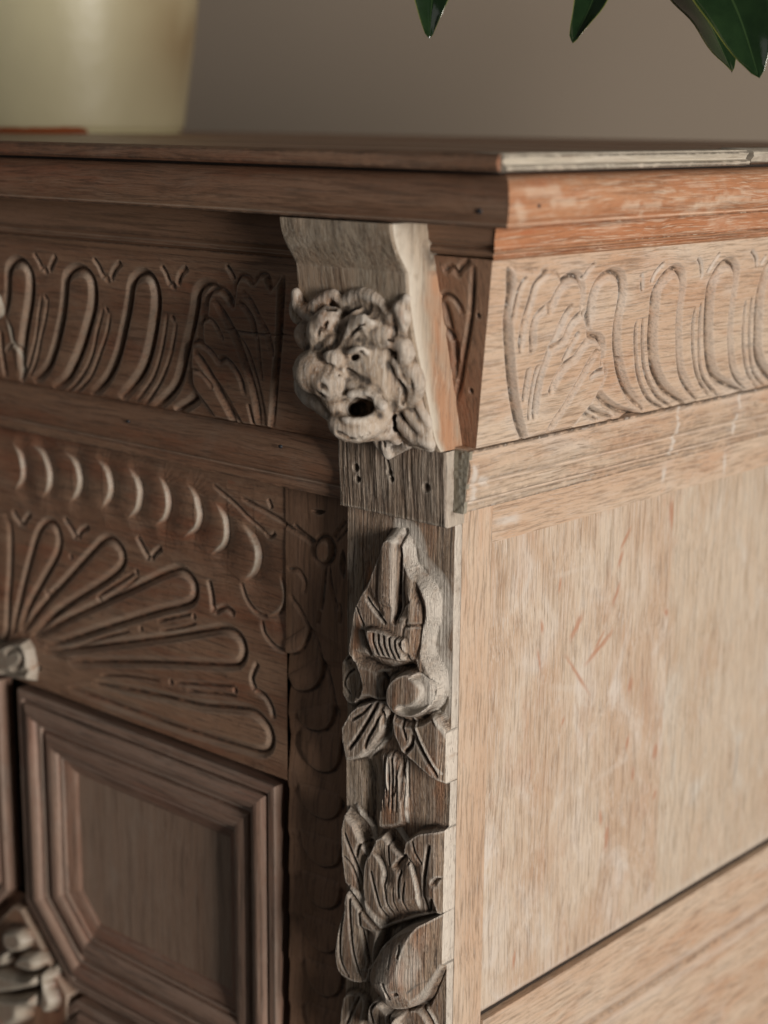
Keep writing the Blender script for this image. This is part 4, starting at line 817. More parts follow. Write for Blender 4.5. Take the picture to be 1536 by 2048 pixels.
# --- console bracket
con = group('console', (-0.044, 0.0, 0.75))
edge = [(782, 448), (783, 462), (787, 483), (794, 506), (802, 523), (809, 538), (813, 546), (814, 553), (816, 590), (822, 640), (832, 700), (846, 770), (858, 830), (868, 880), (872, 900)]
cp = [(-on(a, b_, 0, 0)[1], on(a, b_, 0, 0)[2]) for a, b_ in edge]
cp[-1] = (0.0150, 0.7462)
print('console', [(round(a, 4), round(b_, 4)) for a, b_ in cp])
def solid(name, prof_, x0, x1, yb, mat, parent, wob=0.0003, seg=60, seed=1, curve=True, sub=4):
    q = catmull(np.array(prof_)[::-1], sub) if curve else np.array(prof_)[::-1]
    n = len(q); a = np.linspace(x0, x1, seg+1); V = []; cav = []
    e = 0.0012
    for k in range(n):
        for i, x in enumerate(a):
            r = min(x-x0, x1-x)
            rr = e*(1-min(r/e, 1))**2
            V.append((x, -(q[k][0]-rr+wob*float(vnoise(np.array(x*120.0), np.array(q[k][1]*60), seed))*2), q[k][1]))
    I = np.arange(n*(seg+1)).reshape(n, seg+1); Q = [tuple(int(v) for v in f) for f in np.stack([I[:-1, :-1], I[:-1, 1:], I[1:, 1:], I[1:, :-1]], -1).reshape(-1, 4)]
    V = np.array(V)
    dq = np.gradient(q, axis=0); ang = np.unwrap(np.arctan2(dq[:, 1], dq[:, 0])); cv = np.gradient(ang)
    cav = np.repeat(np.clip(cv*1.3, 0, 0.8)[:, None], seg+1, 1).reshape(-1); lim = np.repeat(np.clip(-cv*0.8, 0, 0.5)[:, None], seg+1, 1).reshape(-1)
    Vs, C, Lm = [V], [cav], [lim]
    NB_ = 8
    for ci, sg in ((0, 1), (seg, -1)):
        ring_ = V[I[:, ci]]; b0 = sum(len(x) for x in Vs)
        for m_ in range(NB_+1):
            r2 = ring_.copy(); r2[:, 1] = ring_[:, 1]+(yb-ring_[:, 1])*m_/NB_
            Vs.append(r2); C.append(np.zeros(n)+(0.25 if m_ == NB_ else 0)); Lm.append(np.full(n, 0.9 if m_ == 0 else (0.35 if m_ == 1 else 0)))
        for m_ in range(NB_):
            for i in range(n-1):
                f = (b0+m_*n+i, b0+m_*n+i+1, b0+(m_+1)*n+i+1, b0+(m_+1)*n+i); Q.append(f if sg > 0 else f[::-1])
    b0 = sum(len(x) for x in Vs)
    for k in (0, n-1):
        c4 = np.array([(x0, -q[k][0], q[k][1]), (x1, -q[k][0], q[k][1]), (x1, yb, q[k][1]), (x0, yb, q[k][1])]); Vs.append(c4); C.append(np.zeros(4)); Lm.append(np.zeros(4))
        Q.append((b0, b0+1, b0+2, b0+3) if k else (b0+3, b0+2, b0+1, b0)); b0 += 4
    V = np.vstack(Vs); C = np.concatenate(C); Lm = np.concatenate(Lm)
    # old stain left on the side: orange below, dark red-brown at the top; the front arris is scrubbed pale
    pz = np.interp(V[:, 2], q[:, 1], q[:, 0]); f = np.clip((V[:, 1]+pz)/(yb+pz), 0, 1)+0.35*vnoise(V[:, 1]*90, V[:, 2]*60, 4)
    sd = (np.abs(V[:, 0]-x1) < 1e-6)
    St = 0.62*sd*sstep((f-0.20)/0.12)*np.clip(0.75+1.2*vnoise(V[:, 1]*200, V[:, 2]*70, 12), 0, 1)*(V[:, 2] < 0.852)*sstep((0.95-f)/0.1); C = np.maximum(C, sd*sstep((f-0.28)/0.12)*(V[:, 2] > 0.850)*0.9)
    return mesh(name, V, Q, mat, parent, wc=grain(V, 2), cav=C, lime=Lm*(1-np.clip(St*1.6, 0, 1)), stn=St, sharp=35)
body = solid('bracket_body', cp, -0.0880, 0.0, 0.012, W['console'], con, seed=3)
blk = Carve((0, -0.0092, 0), (1, 0, 0), (0, -0.0020/0.045, 1), -0.0880, 0.0, 0.6998, 0.7460, 0.0006)
blk.O = np.array([0, -0.0076+0.7*0.0444, 0.0]); 
blk.H += 0.0009*np.abs(vnoise(blk.S*620+vnoise(blk.S*30, blk.T*30, 5)*3, blk.T*26, 101))+0.0004*vnoise(blk.S*1200, blk.T*60, 102)
for c in ((712, 935, .0025), (716, 958, .002), (853, 975, .0026), (779, 945, .002), (783, 958, .0018)):
    blk.dimple(c[0], c[1], c[2], 0.0022)
blk.groove([(774, 916), (778, 935), (783, 960)], 0.0012, 0.0018)
e = np.minimum(np.minimum(blk.S+0.088, -blk.S), blk.T-0.7)
blk.H -= 0.0008*(1-np.clip(e/0.0012, 0, 1))**2
blk.lime = np.maximum(blk.lime, 0.5*(1-np.clip(-blk.S/0.0012, 0, 1)))
bo = blk.finish('base_block', W['block'], con, 2, skirt=(0.02, 0.0162, 0.0, 0.02), rough=0.0002, wear=0.5, slime=0.8, seed=103)  # sides painted pale to look lit

# --- lion mask: a sculpted volume
def smin(a, b_, k):
    h = np.clip(0.5+0.5*(b_-a)/k, 0, 1); return b_*(1-h)+a*h-k*h*(1-h)
class Vol:
    def __init__(s, lo, hi, h):
        s.lo = np.array(lo); s.h = h; n = np.ceil((np.array(hi)-s.lo)/h).astype(int)+1
        s.ax = [s.lo[i]+np.arange(n[i])*h for i in range(3)]; s.F = np.full(n, 0.05)
    def win(s, lo, hi):
        sl = []
        for i in range(3):
            a = max(0, int((lo[i]-s.lo[i])/s.h)); b_ = min(len(s.ax[i]), int((hi[i]-s.lo[i])/s.h)+2); sl.append(slice(a, max(a, b_)))
        X, Y, Zz = np.meshgrid(s.ax[0][sl[0]], s.ax[1][sl[1]], s.ax[2][sl[2]], indexing='ij')
        return tuple(sl), X, Y, Zz
    def put(s, sl, D, k, sub):
        if sub: s.F[sl] = -smin(-s.F[sl], D, k)
        else: s.F[sl] = smin(s.F[sl], D, k)
    def ell(s, c, r, k=0.003, sub=False):
        c = np.array(c); r = np.array(r); pad = k*1.5+0.004
        sl, X, Y, Zz = s.win(c-r-pad, c+r+pad)
        q = np.sqrt(((X-c[0])/r[0])**2+((Y-c[1])/r[1])**2+((Zz-c[2])/r[2])**2)
        g = np.sqrt(((X-c[0])/r[0]**2)**2+((Y-c[1])/r[1]**2)**2+((Zz-c[2])/r[2]**2)**2)+1e-9
        s.put(sl, q*(q-1)/g, k, sub)
    def tube(s, pts, r, k=0.0015, sub=False, r2=None):
        P = catmull(np.array(pts), 4); n = len(P)
        rr = np.interp(np.linspace(0, 1, n), [0, 0.15, 0.6, 1], [r*0.7, r, r, (r if r2 is None else r2)*0.6])
        lo = P.min(0)-r-0.006-k; hi = P.max(0)+r+0.006+k
        sl, X, Y, Zz = s.win(lo, hi); D = np.full(X.shape, 1e3)
        for i in range(n-1):
            a, b_ = P[i], P[i+1]; e_ = b_-a; l2 = e_@e_+1e-12
            t = np.clip(((X-a[0])*e_[0]+(Y-a[1])*e_[1]+(Zz-a[2])*e_[2])/l2, 0, 1)
            d = np.sqrt((X-a[0]-t*e_[0])**2+(Y-a[1]-t*e_[1])**2+(Zz-a[2]-t*e_[2])**2)-(rr[i]+(rr[i+1]-rr[i])*t)
            D = np.minimum(D, d)
        s.put(sl, D, k, sub)
    def net(s):
        F_ = s.F; n = F_.shape; sg = F_ < 0
        c = [sg[i:n[0]-1+i, j:n[1]-1+j, k:n[2]-1+k] for i in (0, 1) for j in (0, 1) for k in (0, 1)]
        tot = sum(x.astype(int) for x in c); act = (tot > 0) & (tot < 8)
        idx = np.full(act.shape, -1); ids = np.argwhere(act); idx[act] = np.arange(len(ids))
        acc = np.zeros((len(ids), 3)); cnt = np.zeros(len(ids))
        cor = [(i, j, k) for i in (0, 1) for j in (0, 1) for k in (0, 1)]
        for a in cor:
            for d in range(3):
                if a[d]: continue
                b_ = list(a); b_[d] = 1
                fa_ = F_[ids[:, 0]+a[0], ids[:, 1]+a[1], ids[:, 2]+a[2]]; fb = F_[ids[:, 0]+b_[0], ids[:, 1]+b_[1], ids[:, 2]+b_[2]]
                m_ = (fa_ < 0) != (fb < 0); t = np.where(m_, fa_/(fa_-fb+1e-20), 0)
                p = np.repeat(np.array(a, float)[None], len(ids), 0); p[:, d] = t
                acc[m_] += p[m_]; cnt[m_] += 1
        V = s.lo+(ids+acc/cnt[:, None])*s.h
        Q = []
        for d in range(3):
            u, v = [(1, 2), (2, 0), (0, 1)][d]
            sl0 = [slice(1, n[i]-1) for i in range(3)]; sl1 = list(sl0); sl0[d] = slice(0, n[d]-1); sl1[d] = slice(1, n[d])
            A = sg[tuple(sl0)]; B = sg[tuple(sl1)]; e_ = np.argwhere(A != B); s_in = A[A != B]
            base = e_.copy(); base[:, u] += 1; base[:, v] += 1
            def cell(du, dv):
                q = base.copy(); q[:, u] += du; q[:, v] += dv; return idx[q[:, 0], q[:, 1], q[:, 2]]
            q = np.stack([cell(-1, -1), cell(0, -1), cell(0, 0), cell(-1, 0)], -1)
            q[~s_in] = q[~s_in][:, ::-1]; Q.append(q)
        return V, np.vstack(Q)
def P3(x, y, p): return on(500+x/3.012, 400+y/3.012, 1, -p)
_cp = sorted([(z_, p_) for p_, z_ in cp])
def P4(x, y, off):
    p = 0.03
    for _ in range(5):
        z_ = P3(x, y, p)[2]; p = float(np.interp(z_, [a for a, b_ in _cp], [b_ for a, b_ in _cp]))+off
    q_ = P3(x, y, p); q_[0] = min(q_[0], -0.0025); return q_
vol = Vol((-0.100, -0.100, 0.722), (0.012, 0.004, 0.868), 0.0009)
# underlying head mass
cH = np.array([-0.044, -0.026, 0.792]); vol.ell(cH, (0.036, 0.026, 0.034), 0.004)
vol.ell(P3(640, 900, 0.040), (0.030, 0.016, 0.020), 0.006)
# hair waves along the top
for L, p, r in (([(280, 560), (300, 640), (360, 665), (430, 610), (500, 570), (550, 610)], .046, .0044), ([(560, 650), (600, 600), (680, 570), (760, 600), (810, 670), (860, 700), (915, 640), (945, 590)], .044, .0046), ([(310, 660), (350, 700), (410, 700), (470, 650)], .048, .0034),
                ([(590, 700), (640, 640), (700, 620), (760, 670), (830, 740), (900, 720), (940, 680)], .043, .0040), ([(830, 800), (890, 800), (940, 750)], .034, .0058), ([(275, 620), (285, 700), (330, 740)], .044, .0040)):
    vol.tube([P3(x, y, p) for x, y in L], r, 0.0014)
# brow lobes
for L, p, r in (([(500, 710), (455, 740), (415, 790), (405, 850)], .052, .0082), ([(330, 790), (345, 840), (400, 880)], .046, .0068), ([(740, 720), (670, 750), (600, 800), (565, 850)], .048, .0088), ([(830, 800), (750, 810), (660, 830), (600, 870)], .044, .0078), ([(860, 860), (760, 860), (680, 870), (600, 895)], .046, .0036)):
    vol.tube([P3(x, y, p) for x, y in L], r, 0.0016)
# snout, nose, cheeks
vol.ell(P3(430, 1030, .050), (0.0165, 0.0170, 0.0140), 0.004)
vol.ell(P3(500, 1100, .054), (0.0120, 0.0120, 0.0115), 0.004)
vol.ell(P3(525, 950, .054), (0.0080, 0.0085, 0.0070), 0.003)
vol.ell(P3(345, 1020, .044), (0.0080, 0.0090, 0.0070), 0.003)
vol.ell(P3(790, 1080, .034), (0.0170, 0.0160, 0.0150), 0.004)
vol.ell(P3(860, 1130, .030), (0.0100, 0.0110, 0.0110), 0.004)
vol.tube([P3(x, y, .050) for x, y in ((560, 1110), (650, 1130), (730, 1180), (800, 1240))], .0050, .0015)
vol.tube([P3(x, y, p) for x, y, p in ((470, 1180, .054), (500, 1220, .054), (530, 1270, .054), (530, 1330, .055))], .0050, .0020)
vol.tube([P3(x, y, p) for x, y, p in ((800, 1230, .040), (810, 1290, .038), (780, 1340, .040))], .0050, .0020)
# jaw
vol.tube([P3(x, y, p) for x, y, p in ((530, 1350, .056), (620, 1375, .052), (720, 1345, .045), (820, 1340, .034))], .0080, .0025)
vol.ell(P3(640, 1370, .048), (0.0130, 0.0110, 0.0075), 0.004)
vol.tube([P3(x, y, .056) for x, y in ((560, 1380), (580, 1440))], .0050, .0020, r2=.0020)
vol.tube([P3(x, y, p) for x, y, p in ((640, 1400, .046), (740, 1390, .040), (830, 1390, .030), (880, 1440, .024))], .0060, .0020)
# ear and beard locks filling the right of the bracket
for L, o_, r in (([(870, 860), (925, 880), (935, 950), (890, 985)], .004, .0052), ([(905, 990), (960, 1010), (1000, 1090), (995, 1170), (950, 1240)], .002, .0054), ([(915, 1050), (935, 1140), (915, 1220), (875, 1270)], .006, .0034), ([(885, 1250), (900, 1320), (950, 1370), (1000, 1420), (1060, 1450), (1105, 1475)], .002, .0054), ([(950, 1240), (1010, 1330), (1070, 1420)], .001, .0050),
                ([(895, 1350), (950, 1410), (1030, 1462), (1090, 1490)], .000, .0046), ([(845, 1390), (825, 1460), (835, 1535)], .004, .0046), ([(770, 1420), (800, 1480), (835, 1535)], .004, .0040), ([(965, 1460), (900, 1490), (840, 1535)], .001, .0034),
                ([(920, 780), (915, 850), (945, 920), (965, 985)], .001, .0040), ([(895, 640), (925, 700), (920, 780)], .002, .0044), ([(1000, 1180), (1030, 1250), (1075, 1330), (1105, 1420)], .000, .0034), ([(870, 960), (900, 1010), (915, 1080)], .006, .0034), ([(300, 1100), (340, 1180), (410, 1230), (470, 1300)], .010, .0050)):
    vol.tube([P4(x, y, o_) for x, y in L], r, 0.0012)
# hollows
md = (P3(655, 1250, 0.0)-P3(655, 1250, 0.040)); md = np.array([-0.62, 0.76, -0.20]); md /= np.linalg.norm(md)
for x_, y_, rr_ in ((622, 1258, .0048), (655, 1250, .0064), (690, 1236, .0056)):
    m0 = P3(x_, y_, .052); vol.tube([m0-md*0.020, m0, m0+md*0.012, m0+md*0.024], rr_, 0.0008, sub=True, r2=rr_*1.2)
for x_, y_ in ((626, 952), (646, 946)):
    m0 = P3(x_, y_, .052); vol.tube([m0-md*0.006, m0, m0+md*0.003], 0.0015, 0.0012, sub=True)
vol.tube([P3(x, y, p) for x, y, p in ((585, 930, .056), (625, 905, .057), (680, 900, .055), (720, 935, .050))], .0019, .0012)
# crease between muzzle and jaw, nostril, lip edge
vol.tube([P3(x, y, p) for x, y, p in ((400, 1180, .064), (450, 1215, .066), (500, 1265, .066), (545, 1300, .064))], .0032, .0010, sub=True)
vol.tube([P3(x, y, .066) for x, y in ((425, 1120), (445, 1140), (440, 1165))], .0026, .0010, sub=True)
vol.tube([P3(x, y, p) for x, y, p in ((600, 1175, .057), (660, 1165, .054), (730, 1195, .048))], .0024, .0014)
vol.tube([P3(x, y, p) for x, y, p in ((560, 1320, .060), (640, 1335, .056), (730, 1310, .048))], .0022, .0016)
vol.tube([P3(x, y, p) for x, y, p in ((520, 1400, .062), (620, 1425, .056), (720, 1395, .050))], .0014, .0010, sub=True)
vol.tube([P3(x, y, .056) for x, y in ((585, 915), (625, 930), (670, 915), (700, 930))], .0013, .0008, sub=True)
vol.tube([P3(x, y, .056) for x, y in ((590, 985), (640, 990), (690, 975))], .0011, .0010, sub=True)
vol.tube([P3(x, y, .0600) for x, y in ((425, 1130), (450, 1150), (440, 1175))], .0018, .0010, sub=True)
vol.tube([P3(x, y, .057) for x, y in ((545, 640), (545, 720), (515, 800), (480, 880), (440, 900))], .0048, .0012, sub=True)
vol.tube([P3(x, y, .053) for x, y in ((400, 700), (470, 660), (520, 640))], .0034, .0012, sub=True)
vol.tube([P3(x, y, .051) for x, y in ((650, 690), (700, 650), (760, 690), (800, 750))], .0042, .0012, sub=True)
vol.tube([P3(x, y, .047) for x, y in ((570, 890), (680, 850), (780, 840), (860, 850))], .0012, .0010, sub=True)
vol.tube([P3(x, y, .055) for x, y in ((600, 1080), (700, 1130), (780, 1195), (840, 1240))], .0030, .0006, sub=True)
vol.tube([P3(x, y, .052) for x, y in ((590, 1010), (640, 1060), (720, 1090))], .0016, .0025, sub=True)
vol.tube([P3(x, y, .060) for x, y in ((400, 930), (440, 960), (500, 1000))], .0014, .0020, sub=True)
vol.tube([P4(x, y, .006) for x, y in ((850, 1240), (845, 1310), (870, 1370))], .0046, .0010, sub=True)
vol.tube([P4(x, y, .008) for x, y in ((905, 1090), (930, 1160), (915, 1230))], .0022, .0008, sub=True)
vol.tube([P4(x, y, .006) for x, y in ((885, 880), (900, 930), (880, 960))], .0018, .0008, sub=True)
for L in (((320, 590), (350, 640), (410, 630), (470, 590)), ((590, 640), (640, 590), (700, 570), (760, 600), (800, 660)), ((330, 650), (380, 690), (440, 680))):
    vol.tube([P3(x, y, .0505) for x, y in L], .0009, .0006, sub=True)
for L in (((440, 740), (415, 800), (400, 870)), ((470, 730), (440, 790), (425, 860)), ((690, 745), (620, 800), (580, 860)), ((730, 760), (660, 810), (620, 850)), ((850, 1000), (800, 1010), (740, 1040)), ((470, 1020), (510, 1050), (550, 1060))):
    vol.tube([P3(x, y, .0580 if L[0][0] < 600 else .0550) for x, y in L], .0010, .0006, sub=True)
for L in (((980, 1080), (975, 1160), (940, 1230)), ((930, 1350), (980, 1400), (1050, 1440)), ((1000, 1300), (1040, 1360), (1080, 1430)), ((925, 700), (920, 790)), ((810, 1440), (815, 1490))):
    vol.tube([P4(x, y, .0075) for x, y in L], .0012, .0008, sub=True)
V, Q = vol.net()
# carve marks and wear
Nn = np.zeros_like(V); e1 = V[Q[:, 1]]-V[Q[:, 0]]; e2 = V[Q[:, 2]]-V[Q[:, 0]]; fn = np.cross(e1, e2)
for k in range(4): np.add.at(Nn, Q[:, k], fn)
Nn /= np.linalg.norm(Nn, axis=1, keepdims=True)+1e-12
if np.sum(Nn*(V-V.mean(0))) < 0: Q = Q[:, ::-1]; Nn = -Nn
V += Nn*(0.0005*vnoise(V[:, 0]*170+V[:, 1]*60, V[:, 2]*150+V[:, 1]*110, 15)+0.0005*vnoise(V[:, 0]*700, V[:, 2]*50, 16)+0.0003*vnoise(V[:, 0]*380+V[:, 1]*200, V[:, 2]*330, 17))[:, None]
# cavity from neighbour offset
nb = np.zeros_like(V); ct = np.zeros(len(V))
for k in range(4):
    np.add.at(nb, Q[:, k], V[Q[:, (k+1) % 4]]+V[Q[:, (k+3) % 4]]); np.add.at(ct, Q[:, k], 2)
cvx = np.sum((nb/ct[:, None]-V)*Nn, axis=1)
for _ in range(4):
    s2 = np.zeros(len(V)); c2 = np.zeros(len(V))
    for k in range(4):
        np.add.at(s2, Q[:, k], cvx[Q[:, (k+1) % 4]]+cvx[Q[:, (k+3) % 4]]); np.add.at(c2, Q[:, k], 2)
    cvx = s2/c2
o = mesh('lion_mask', V, Q, W['mask'], con, wc=grain(V, 2), cav=np.clip(cvx/0.00003, 0, 1)*0.9, lime=np.clip(-cvx/0.00007, 0, 1)*0.6)  # crevices carry dirt plus painted shadow to deepen the hollows
o['label'] = 'scrubbed pale lion mask with open mouth'

# ================================================================== WALL
def plane_grid(name, O, U, V_, nu, nv, mat):
    pass
m, t, b = nt('wall_paint'); q = NB(t)
tc = q.n('ShaderNodeTexCoord')
c = q.mix(q.ramp(q.noise(tc.outputs['Object'], (1.2, 1.2, 1.2), 3), 0.3, 0.7), (0.53, 0.435, 0.335), (0.56, 0.46, 0.36))
q.link(c, b.inputs['Base Color']); b.inputs['Roughness'].default_value = 0.85
bm_ = q.n('ShaderNodeBump'); q.link(q.noise(tc.outputs['Object'], (220, 220, 220), 3), bm_.inputs['Height']); bm_.inputs['Strength'].default_value = 0.15; bm_.inputs['Distance'].default_value = 0.001; q.link(bm_.outputs[0], b.inputs['Normal'])
wy = BACK+0.35
me = bpy.data.meshes.new('wall'); me.from_pydata([(-4, wy, -0.5), (3, wy, -0.5), (3, wy, 3), (-4, wy, 3), (-4, wy+0.1, -0.5), (3, wy+0.1, -0.5), (3, wy+0.1, 3), (-4, wy+0.1, 3)], [], [(0, 1, 2, 3), (7, 6, 5, 4), (0, 4, 5, 1), (3, 2, 6, 7), (0, 3, 7, 4), (1, 5, 6, 2)]); me.materials.append(m)
wall = bpy.data.objects.new('wall', me); col.objects.link(wall); wall['kind'] = 'structure'

# ================================================================== POT
m, t, b = nt('cream_glaze'); q = NB(t)
tc = q.n('ShaderNodeTexCoord'); oc = tc.outputs['Object']
c = q.mix(q.ramp(q.noise(oc, (14, 14, 9), 4), 0.35, 0.7), (0.65, 0.60, 0.385), (0.62, 0.57, 0.37))
pa = q.n('ShaderNodeAttribute', attribute_name='stain'); c = q.mix(q.mul(pa.outputs['Fac'], q.ramp(q.noise(oc, (9, 9, 7), 2), 0.05, 0.5)), c, (0.25, 0.15, 0.06))
pr = q.n('ShaderNodeAttribute', attribute_name='rust'); c = q.mix(q.ramp(q.add(pr.outputs['Fac'], q.mul(q.noise(oc, (30, 30, 60), 4), 0.6)), 0.72, 0.80), c, (0.36, 0.10, 0.03))
q.link(c, b.inputs['Base Color']); b.inputs['Roughness'].default_value = 0.38
bm_ = q.n('ShaderNodeBump'); q.link(q.noise(oc, (25, 25, 25), 3), bm_.inputs['Height']); bm_.inputs['Strength'].default_value = 0.35; bm_.inputs['Distance'].default_value = 0.004; q.link(bm_.outputs[0], b.inputs['Normal'])
ZT = 0.9190
pe = on(368, 262, 2, ZT); pd = np.linalg.norm((pe-CAM)[:2])
pR = 0.120
hd = np.array([rt[0], rt[1]]); hd /= np.linalg.norm(hd)
pc2 = on(368, 263, 1, 0.42)[:2]-hd*pR
potc = Vector((pc2[0], pc2[1], ZT+0.0002)); print('pot', potc, pe)
pot = empty('glazed_crock', potc); pot['label'] = 'cream glazed stoneware pot with rust line at its foot'; pot['category'] = 'pot'
prof = [(0.0, 0.0), (0.90*pR, 0.0), (0.955*pR, 0.0015), (0.985*pR, 0.005), (1.0*pR, 0.010), (1.035*pR, 0.04), (1.095*pR, 0.09), (1.15*pR, 0.15), (1.18*pR, 0.21), (1.19*pR, 0.27), (1.17*pR, 0.31), (1.14*pR, 0.325), (1.19*pR, 0.335), (1.20*pR, 0.350), (1.15*pR, 0.356), (1.08*pR, 0.350), (1.05*pR, 0.30), (0.90*pR, 0.05), (0.0, 0.03)]
pq = catmull(np.array(prof), 4); nS = 96; V = []; Qp = []; stn = []; rst = []
angr = math.atan2(rt[1], rt[0])
for r_, z_ in pq:
    for i in range(nS):
        a = 2*pi*i/nS; wob = 1+0.006*sin(2*a+1)+0.004*sin(5*a)
        V.append((max(r_, 0)*wob*cos(a), max(r_, 0)*wob*sin(a), z_))
        da = (a-(angr-0.30)+pi) % (2*pi)-pi
        stn.append(max(0, 1-abs(da)/0.85)*float(np.clip((z_-0.00)/0.10, 0, 1)))
        dr = (a-(angr-1.55)+pi) % (2*pi)-pi
        rst.append(max(0.0, 1-z_/0.014)*(1.0 if dr < 0.35 else 0.4)*0.75)
for k in range(len(pq)-1):
    for i in range(nS): Qp.append((k*nS+i, k*nS+(i+1) % nS, (k+1)*nS+(i+1) % nS, (k+1)*nS+i))
me = bpy.data.meshes.new('pot_body'); me.from_pydata(V, [], Qp); me.update(); me.polygons.foreach_set('use_smooth', np.ones(len(me.polygons), bool))
for nm, v in (('stain', stn), ('rust', rst)):
    a = me.attributes.new(nm, 'FLOAT', 'POINT'); a.data.foreach_set('value', np.array(v, dtype=np.float32))
me.materials.append(m); pb = bpy.data.objects.new('pot_body', me); col.objects.link(pb); pb.parent = pot

# ================================================================== LEAFY BRANCH
m, t, b = nt('glossy_leaf'); q = NB(t)
ua = q.n('ShaderNodeAttribute', attribute_name='lu'); va = q.n('ShaderNodeAttribute', attribute_name='lv')
tc = q.n('ShaderNodeTexCoord')
c = q.mix(q.ramp(q.noise(tc.outputs['Object'], (60, 60, 60), 3), 0.3, 0.7), (0.008, 0.022, 0.007), (0.013, 0.032, 0.010))
c = q.mix(q.ramp(ua.outputs['Fac'], 0.93, 0.99), c, (0.13, 0.14, 0.035))
c = q.mix(q.mul(q.ramp(ua.outputs['Fac'], 0.05, 0.0), 0.6), c, (0.05, 0.09, 0.03))
q.link(c, b.inputs['Base Color']); b.inputs['Roughness'].default_value = 0.16; b.inputs['Specular IOR Level'].default_value = 0.8
b.inputs['Transmission Weight'].default_value = 0.0
bm_ = q.n('ShaderNodeBump'); q.link(q.noise(tc.outputs['Object'], (150, 150, 150), 3), bm_.inputs['Height']); bm_.inputs['Strength'].default_value = 0.12; bm_.inputs['Distance'].default_value = 0.001; q.link(bm_.outputs[0], b.inputs['Normal'])
LEAF = m
m, t, b = nt('twig_bark'); b.inputs['Base Color'].default_value = (0.06, 0.05, 0.03, 1); b.inputs['Roughness'].default_value = 0.8; TWIG = m
plant = empty('leafy_branch', (potc[0], potc[1], ZT+0.05)); plant['label'] = 'dark glossy green leaves hanging from a branch above the sideboard'; plant['category'] = 'plant'
def at(px_, py_, d): 
    v = ray(px_, py_); return CAM+v*(d/(v@fw))
def tube(name, pts, r0, r1, parent):
    P = catmull(np.array(pts), 6); n = len(P); V = []; Qt = []
    for i in range(n):
        tdir = P[min(i+1, n-1)]-P[max(i-1, 0)]; tdir /= np.linalg.norm(tdir)
        a = np.cross(tdir, (0.3, 0.2, 1)); a /= np.linalg.norm(a); b_ = np.cross(tdir, a); r = r0+(r1-r0)*i/(n-1)
        for k in range(8): V.append(P[i]+(a*cos(k*pi/4)+b_*sin(k*pi/4))*r)
    for i in range(n-1):
        for k in range(8): Qt.append((i*8+k, i*8+(k+1) % 8, (i+1)*8+(k+1) % 8, (i+1)*8+k))
    me = bpy.data.meshes.new(name); me.from_pydata([tuple(v) for v in V], [], Qt); me.polygons.foreach_set('use_smooth', np.ones(len(me.polygons), bool)); me.materials.append(TWIG)
    o = bpy.data.objects.new(name, me); col.objects.link(o); o.parent = parent; o.location = -parent.location; return o
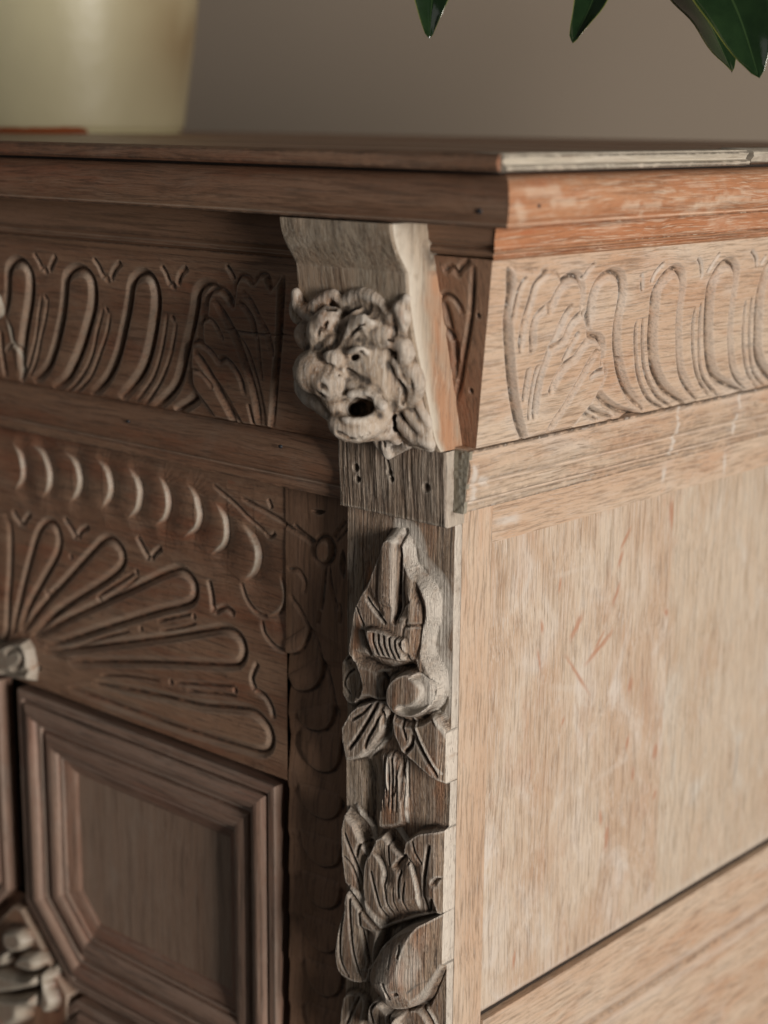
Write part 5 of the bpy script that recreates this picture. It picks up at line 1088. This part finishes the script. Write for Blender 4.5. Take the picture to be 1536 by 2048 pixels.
def leaf(spine, wd, tilt, cup, bend=0.0):
    """spine: world points base -> tip; wd: half widths along it; tilt: turn of the blade about its spine"""
    P = catmull(np.array(spine), 8); n = len(P); L = np.linspace(0, 1, n)
    hw_ = np.interp(L, np.linspace(0, 1, len(wd)), wd)
    k_s = np.ones(5)/5; hw_ = np.convolve(np.pad(hw_, 2, mode='edge'), k_s, 'valid'); hw_[-1] = 0.0004; hw_[0] = 0.0008
    nc = 12; V = []; lu = []; lv = []
    for side_ in (1, -1):
        for i in range(n):
            tdir = P[min(i+1, n-1)]-P[max(i-1, 0)]; tdir /= np.linalg.norm(tdir)
            view = -fw; a = np.cross(tdir, view); a /= np.linalg.norm(a); nn = np.cross(a, tdir)
            tl = tilt+bend*L[i]
            ax = a*cos(tl)+nn*sin(tl); nx = -a*sin(tl)+nn*cos(tl)
            for j in range(nc+1):
                u = j/nc*2-1
                wav = 0.0012*sin(L[i]*19+u*2)*abs(u)
                V.append(P[i]+ax*u*hw_[i]+nx*(cup*hw_[i]*(abs(u)**1.5)+wav+0.0002*side_-0.0006*math.exp(-(u/0.08)**2)*side_*(side_ > 0)))
                lu.append(abs(u)); lv.append(L[i])
    Ql = []; off = n*(nc+1)
    for i in range(n-1):
        for j in range(nc):
            a = i*(nc+1)+j; Ql.append((a, a+1, a+nc+2, a+nc+1)); a += off; Ql.append((a+nc+1, a+nc+2, a+1, a))
    for i in range(n-1):
        for j in (0, nc):
            a = i*(nc+1)+j; Ql.append((a, a+nc+1, a+nc+1+off, a+off))
    me = bpy.data.meshes.new('leaf'); me.from_pydata([tuple(v) for v in V], [], Ql); me.update(); me.polygons.foreach_set('use_smooth', np.ones(len(me.polygons), bool))
    for nm, v in (('lu', lu), ('lv', lv)):
        a = me.attributes.new(nm, 'FLOAT', 'POINT'); a.data.foreach_set('value', np.array(v, dtype=np.float32))
    me.materials.append(LEAF); o = bpy.data.objects.new('leaf', me); col.objects.link(o); o.parent = plant; o.location = -plant.location
    return P[0]
mm = 0.00031
# leaves, largest faces turned a little towards the window
b1 = leaf([at(905, -230, 1.02), at(880, -120, 1.01), at(866, -20, 1.0), at(858, 76, 1.0)], [0.002, 38*mm, 52*mm, 50*mm, 26*mm, 0.0006], -0.15, 0.35)
b2 = leaf([at(1235, -240, 1.02), at(1215, -120, 1.01), at(1185, 0, 1.0), at(1144, 84, 0.99)], [0.002, 34*mm, 46*mm, 44*mm, 34*mm, 22*mm, 0.0006], -0.30, 0.40, bend=-0.1)
b3 = leaf([at(1290, -180, 1.05), at(1350, -60, 1.05), at(1420, 50, 1.04), at(1464, 144, 1.03)], [0.002, 50*mm, 62*mm, 52*mm, 34*mm, 0.0006], 0.45, 0.15)
b4 = leaf([at(1370, -200, 1.0), at(1420, -90, 1.0), at(1478, 30, 0.995), at(1518, 156, 0.99)], [0.002, 54*mm, 74*mm, 70*mm, 46*mm, 0.0006], -0.1, 0.30)
b0 = np.array([potc[0]+0.03, potc[1]-0.02, ZT+0.06])
hub = at(1180, -420, 1.08)
tube('branch', [b0, b0+np.array([0.02, -0.03, 0.40]), (b0+hub)/2+np.array([0, 0, 0.32]), hub, at(1420, -330, 1.06)], 0.005, 0.003, plant)
for bb in (b1, b2, b3, b4):
    tube('twig', [bb, bb*0.5+hub*0.5+np.array([0, 0, 0.01]), hub if bb is not b4 else hub], 0.0010, 0.0018, plant)
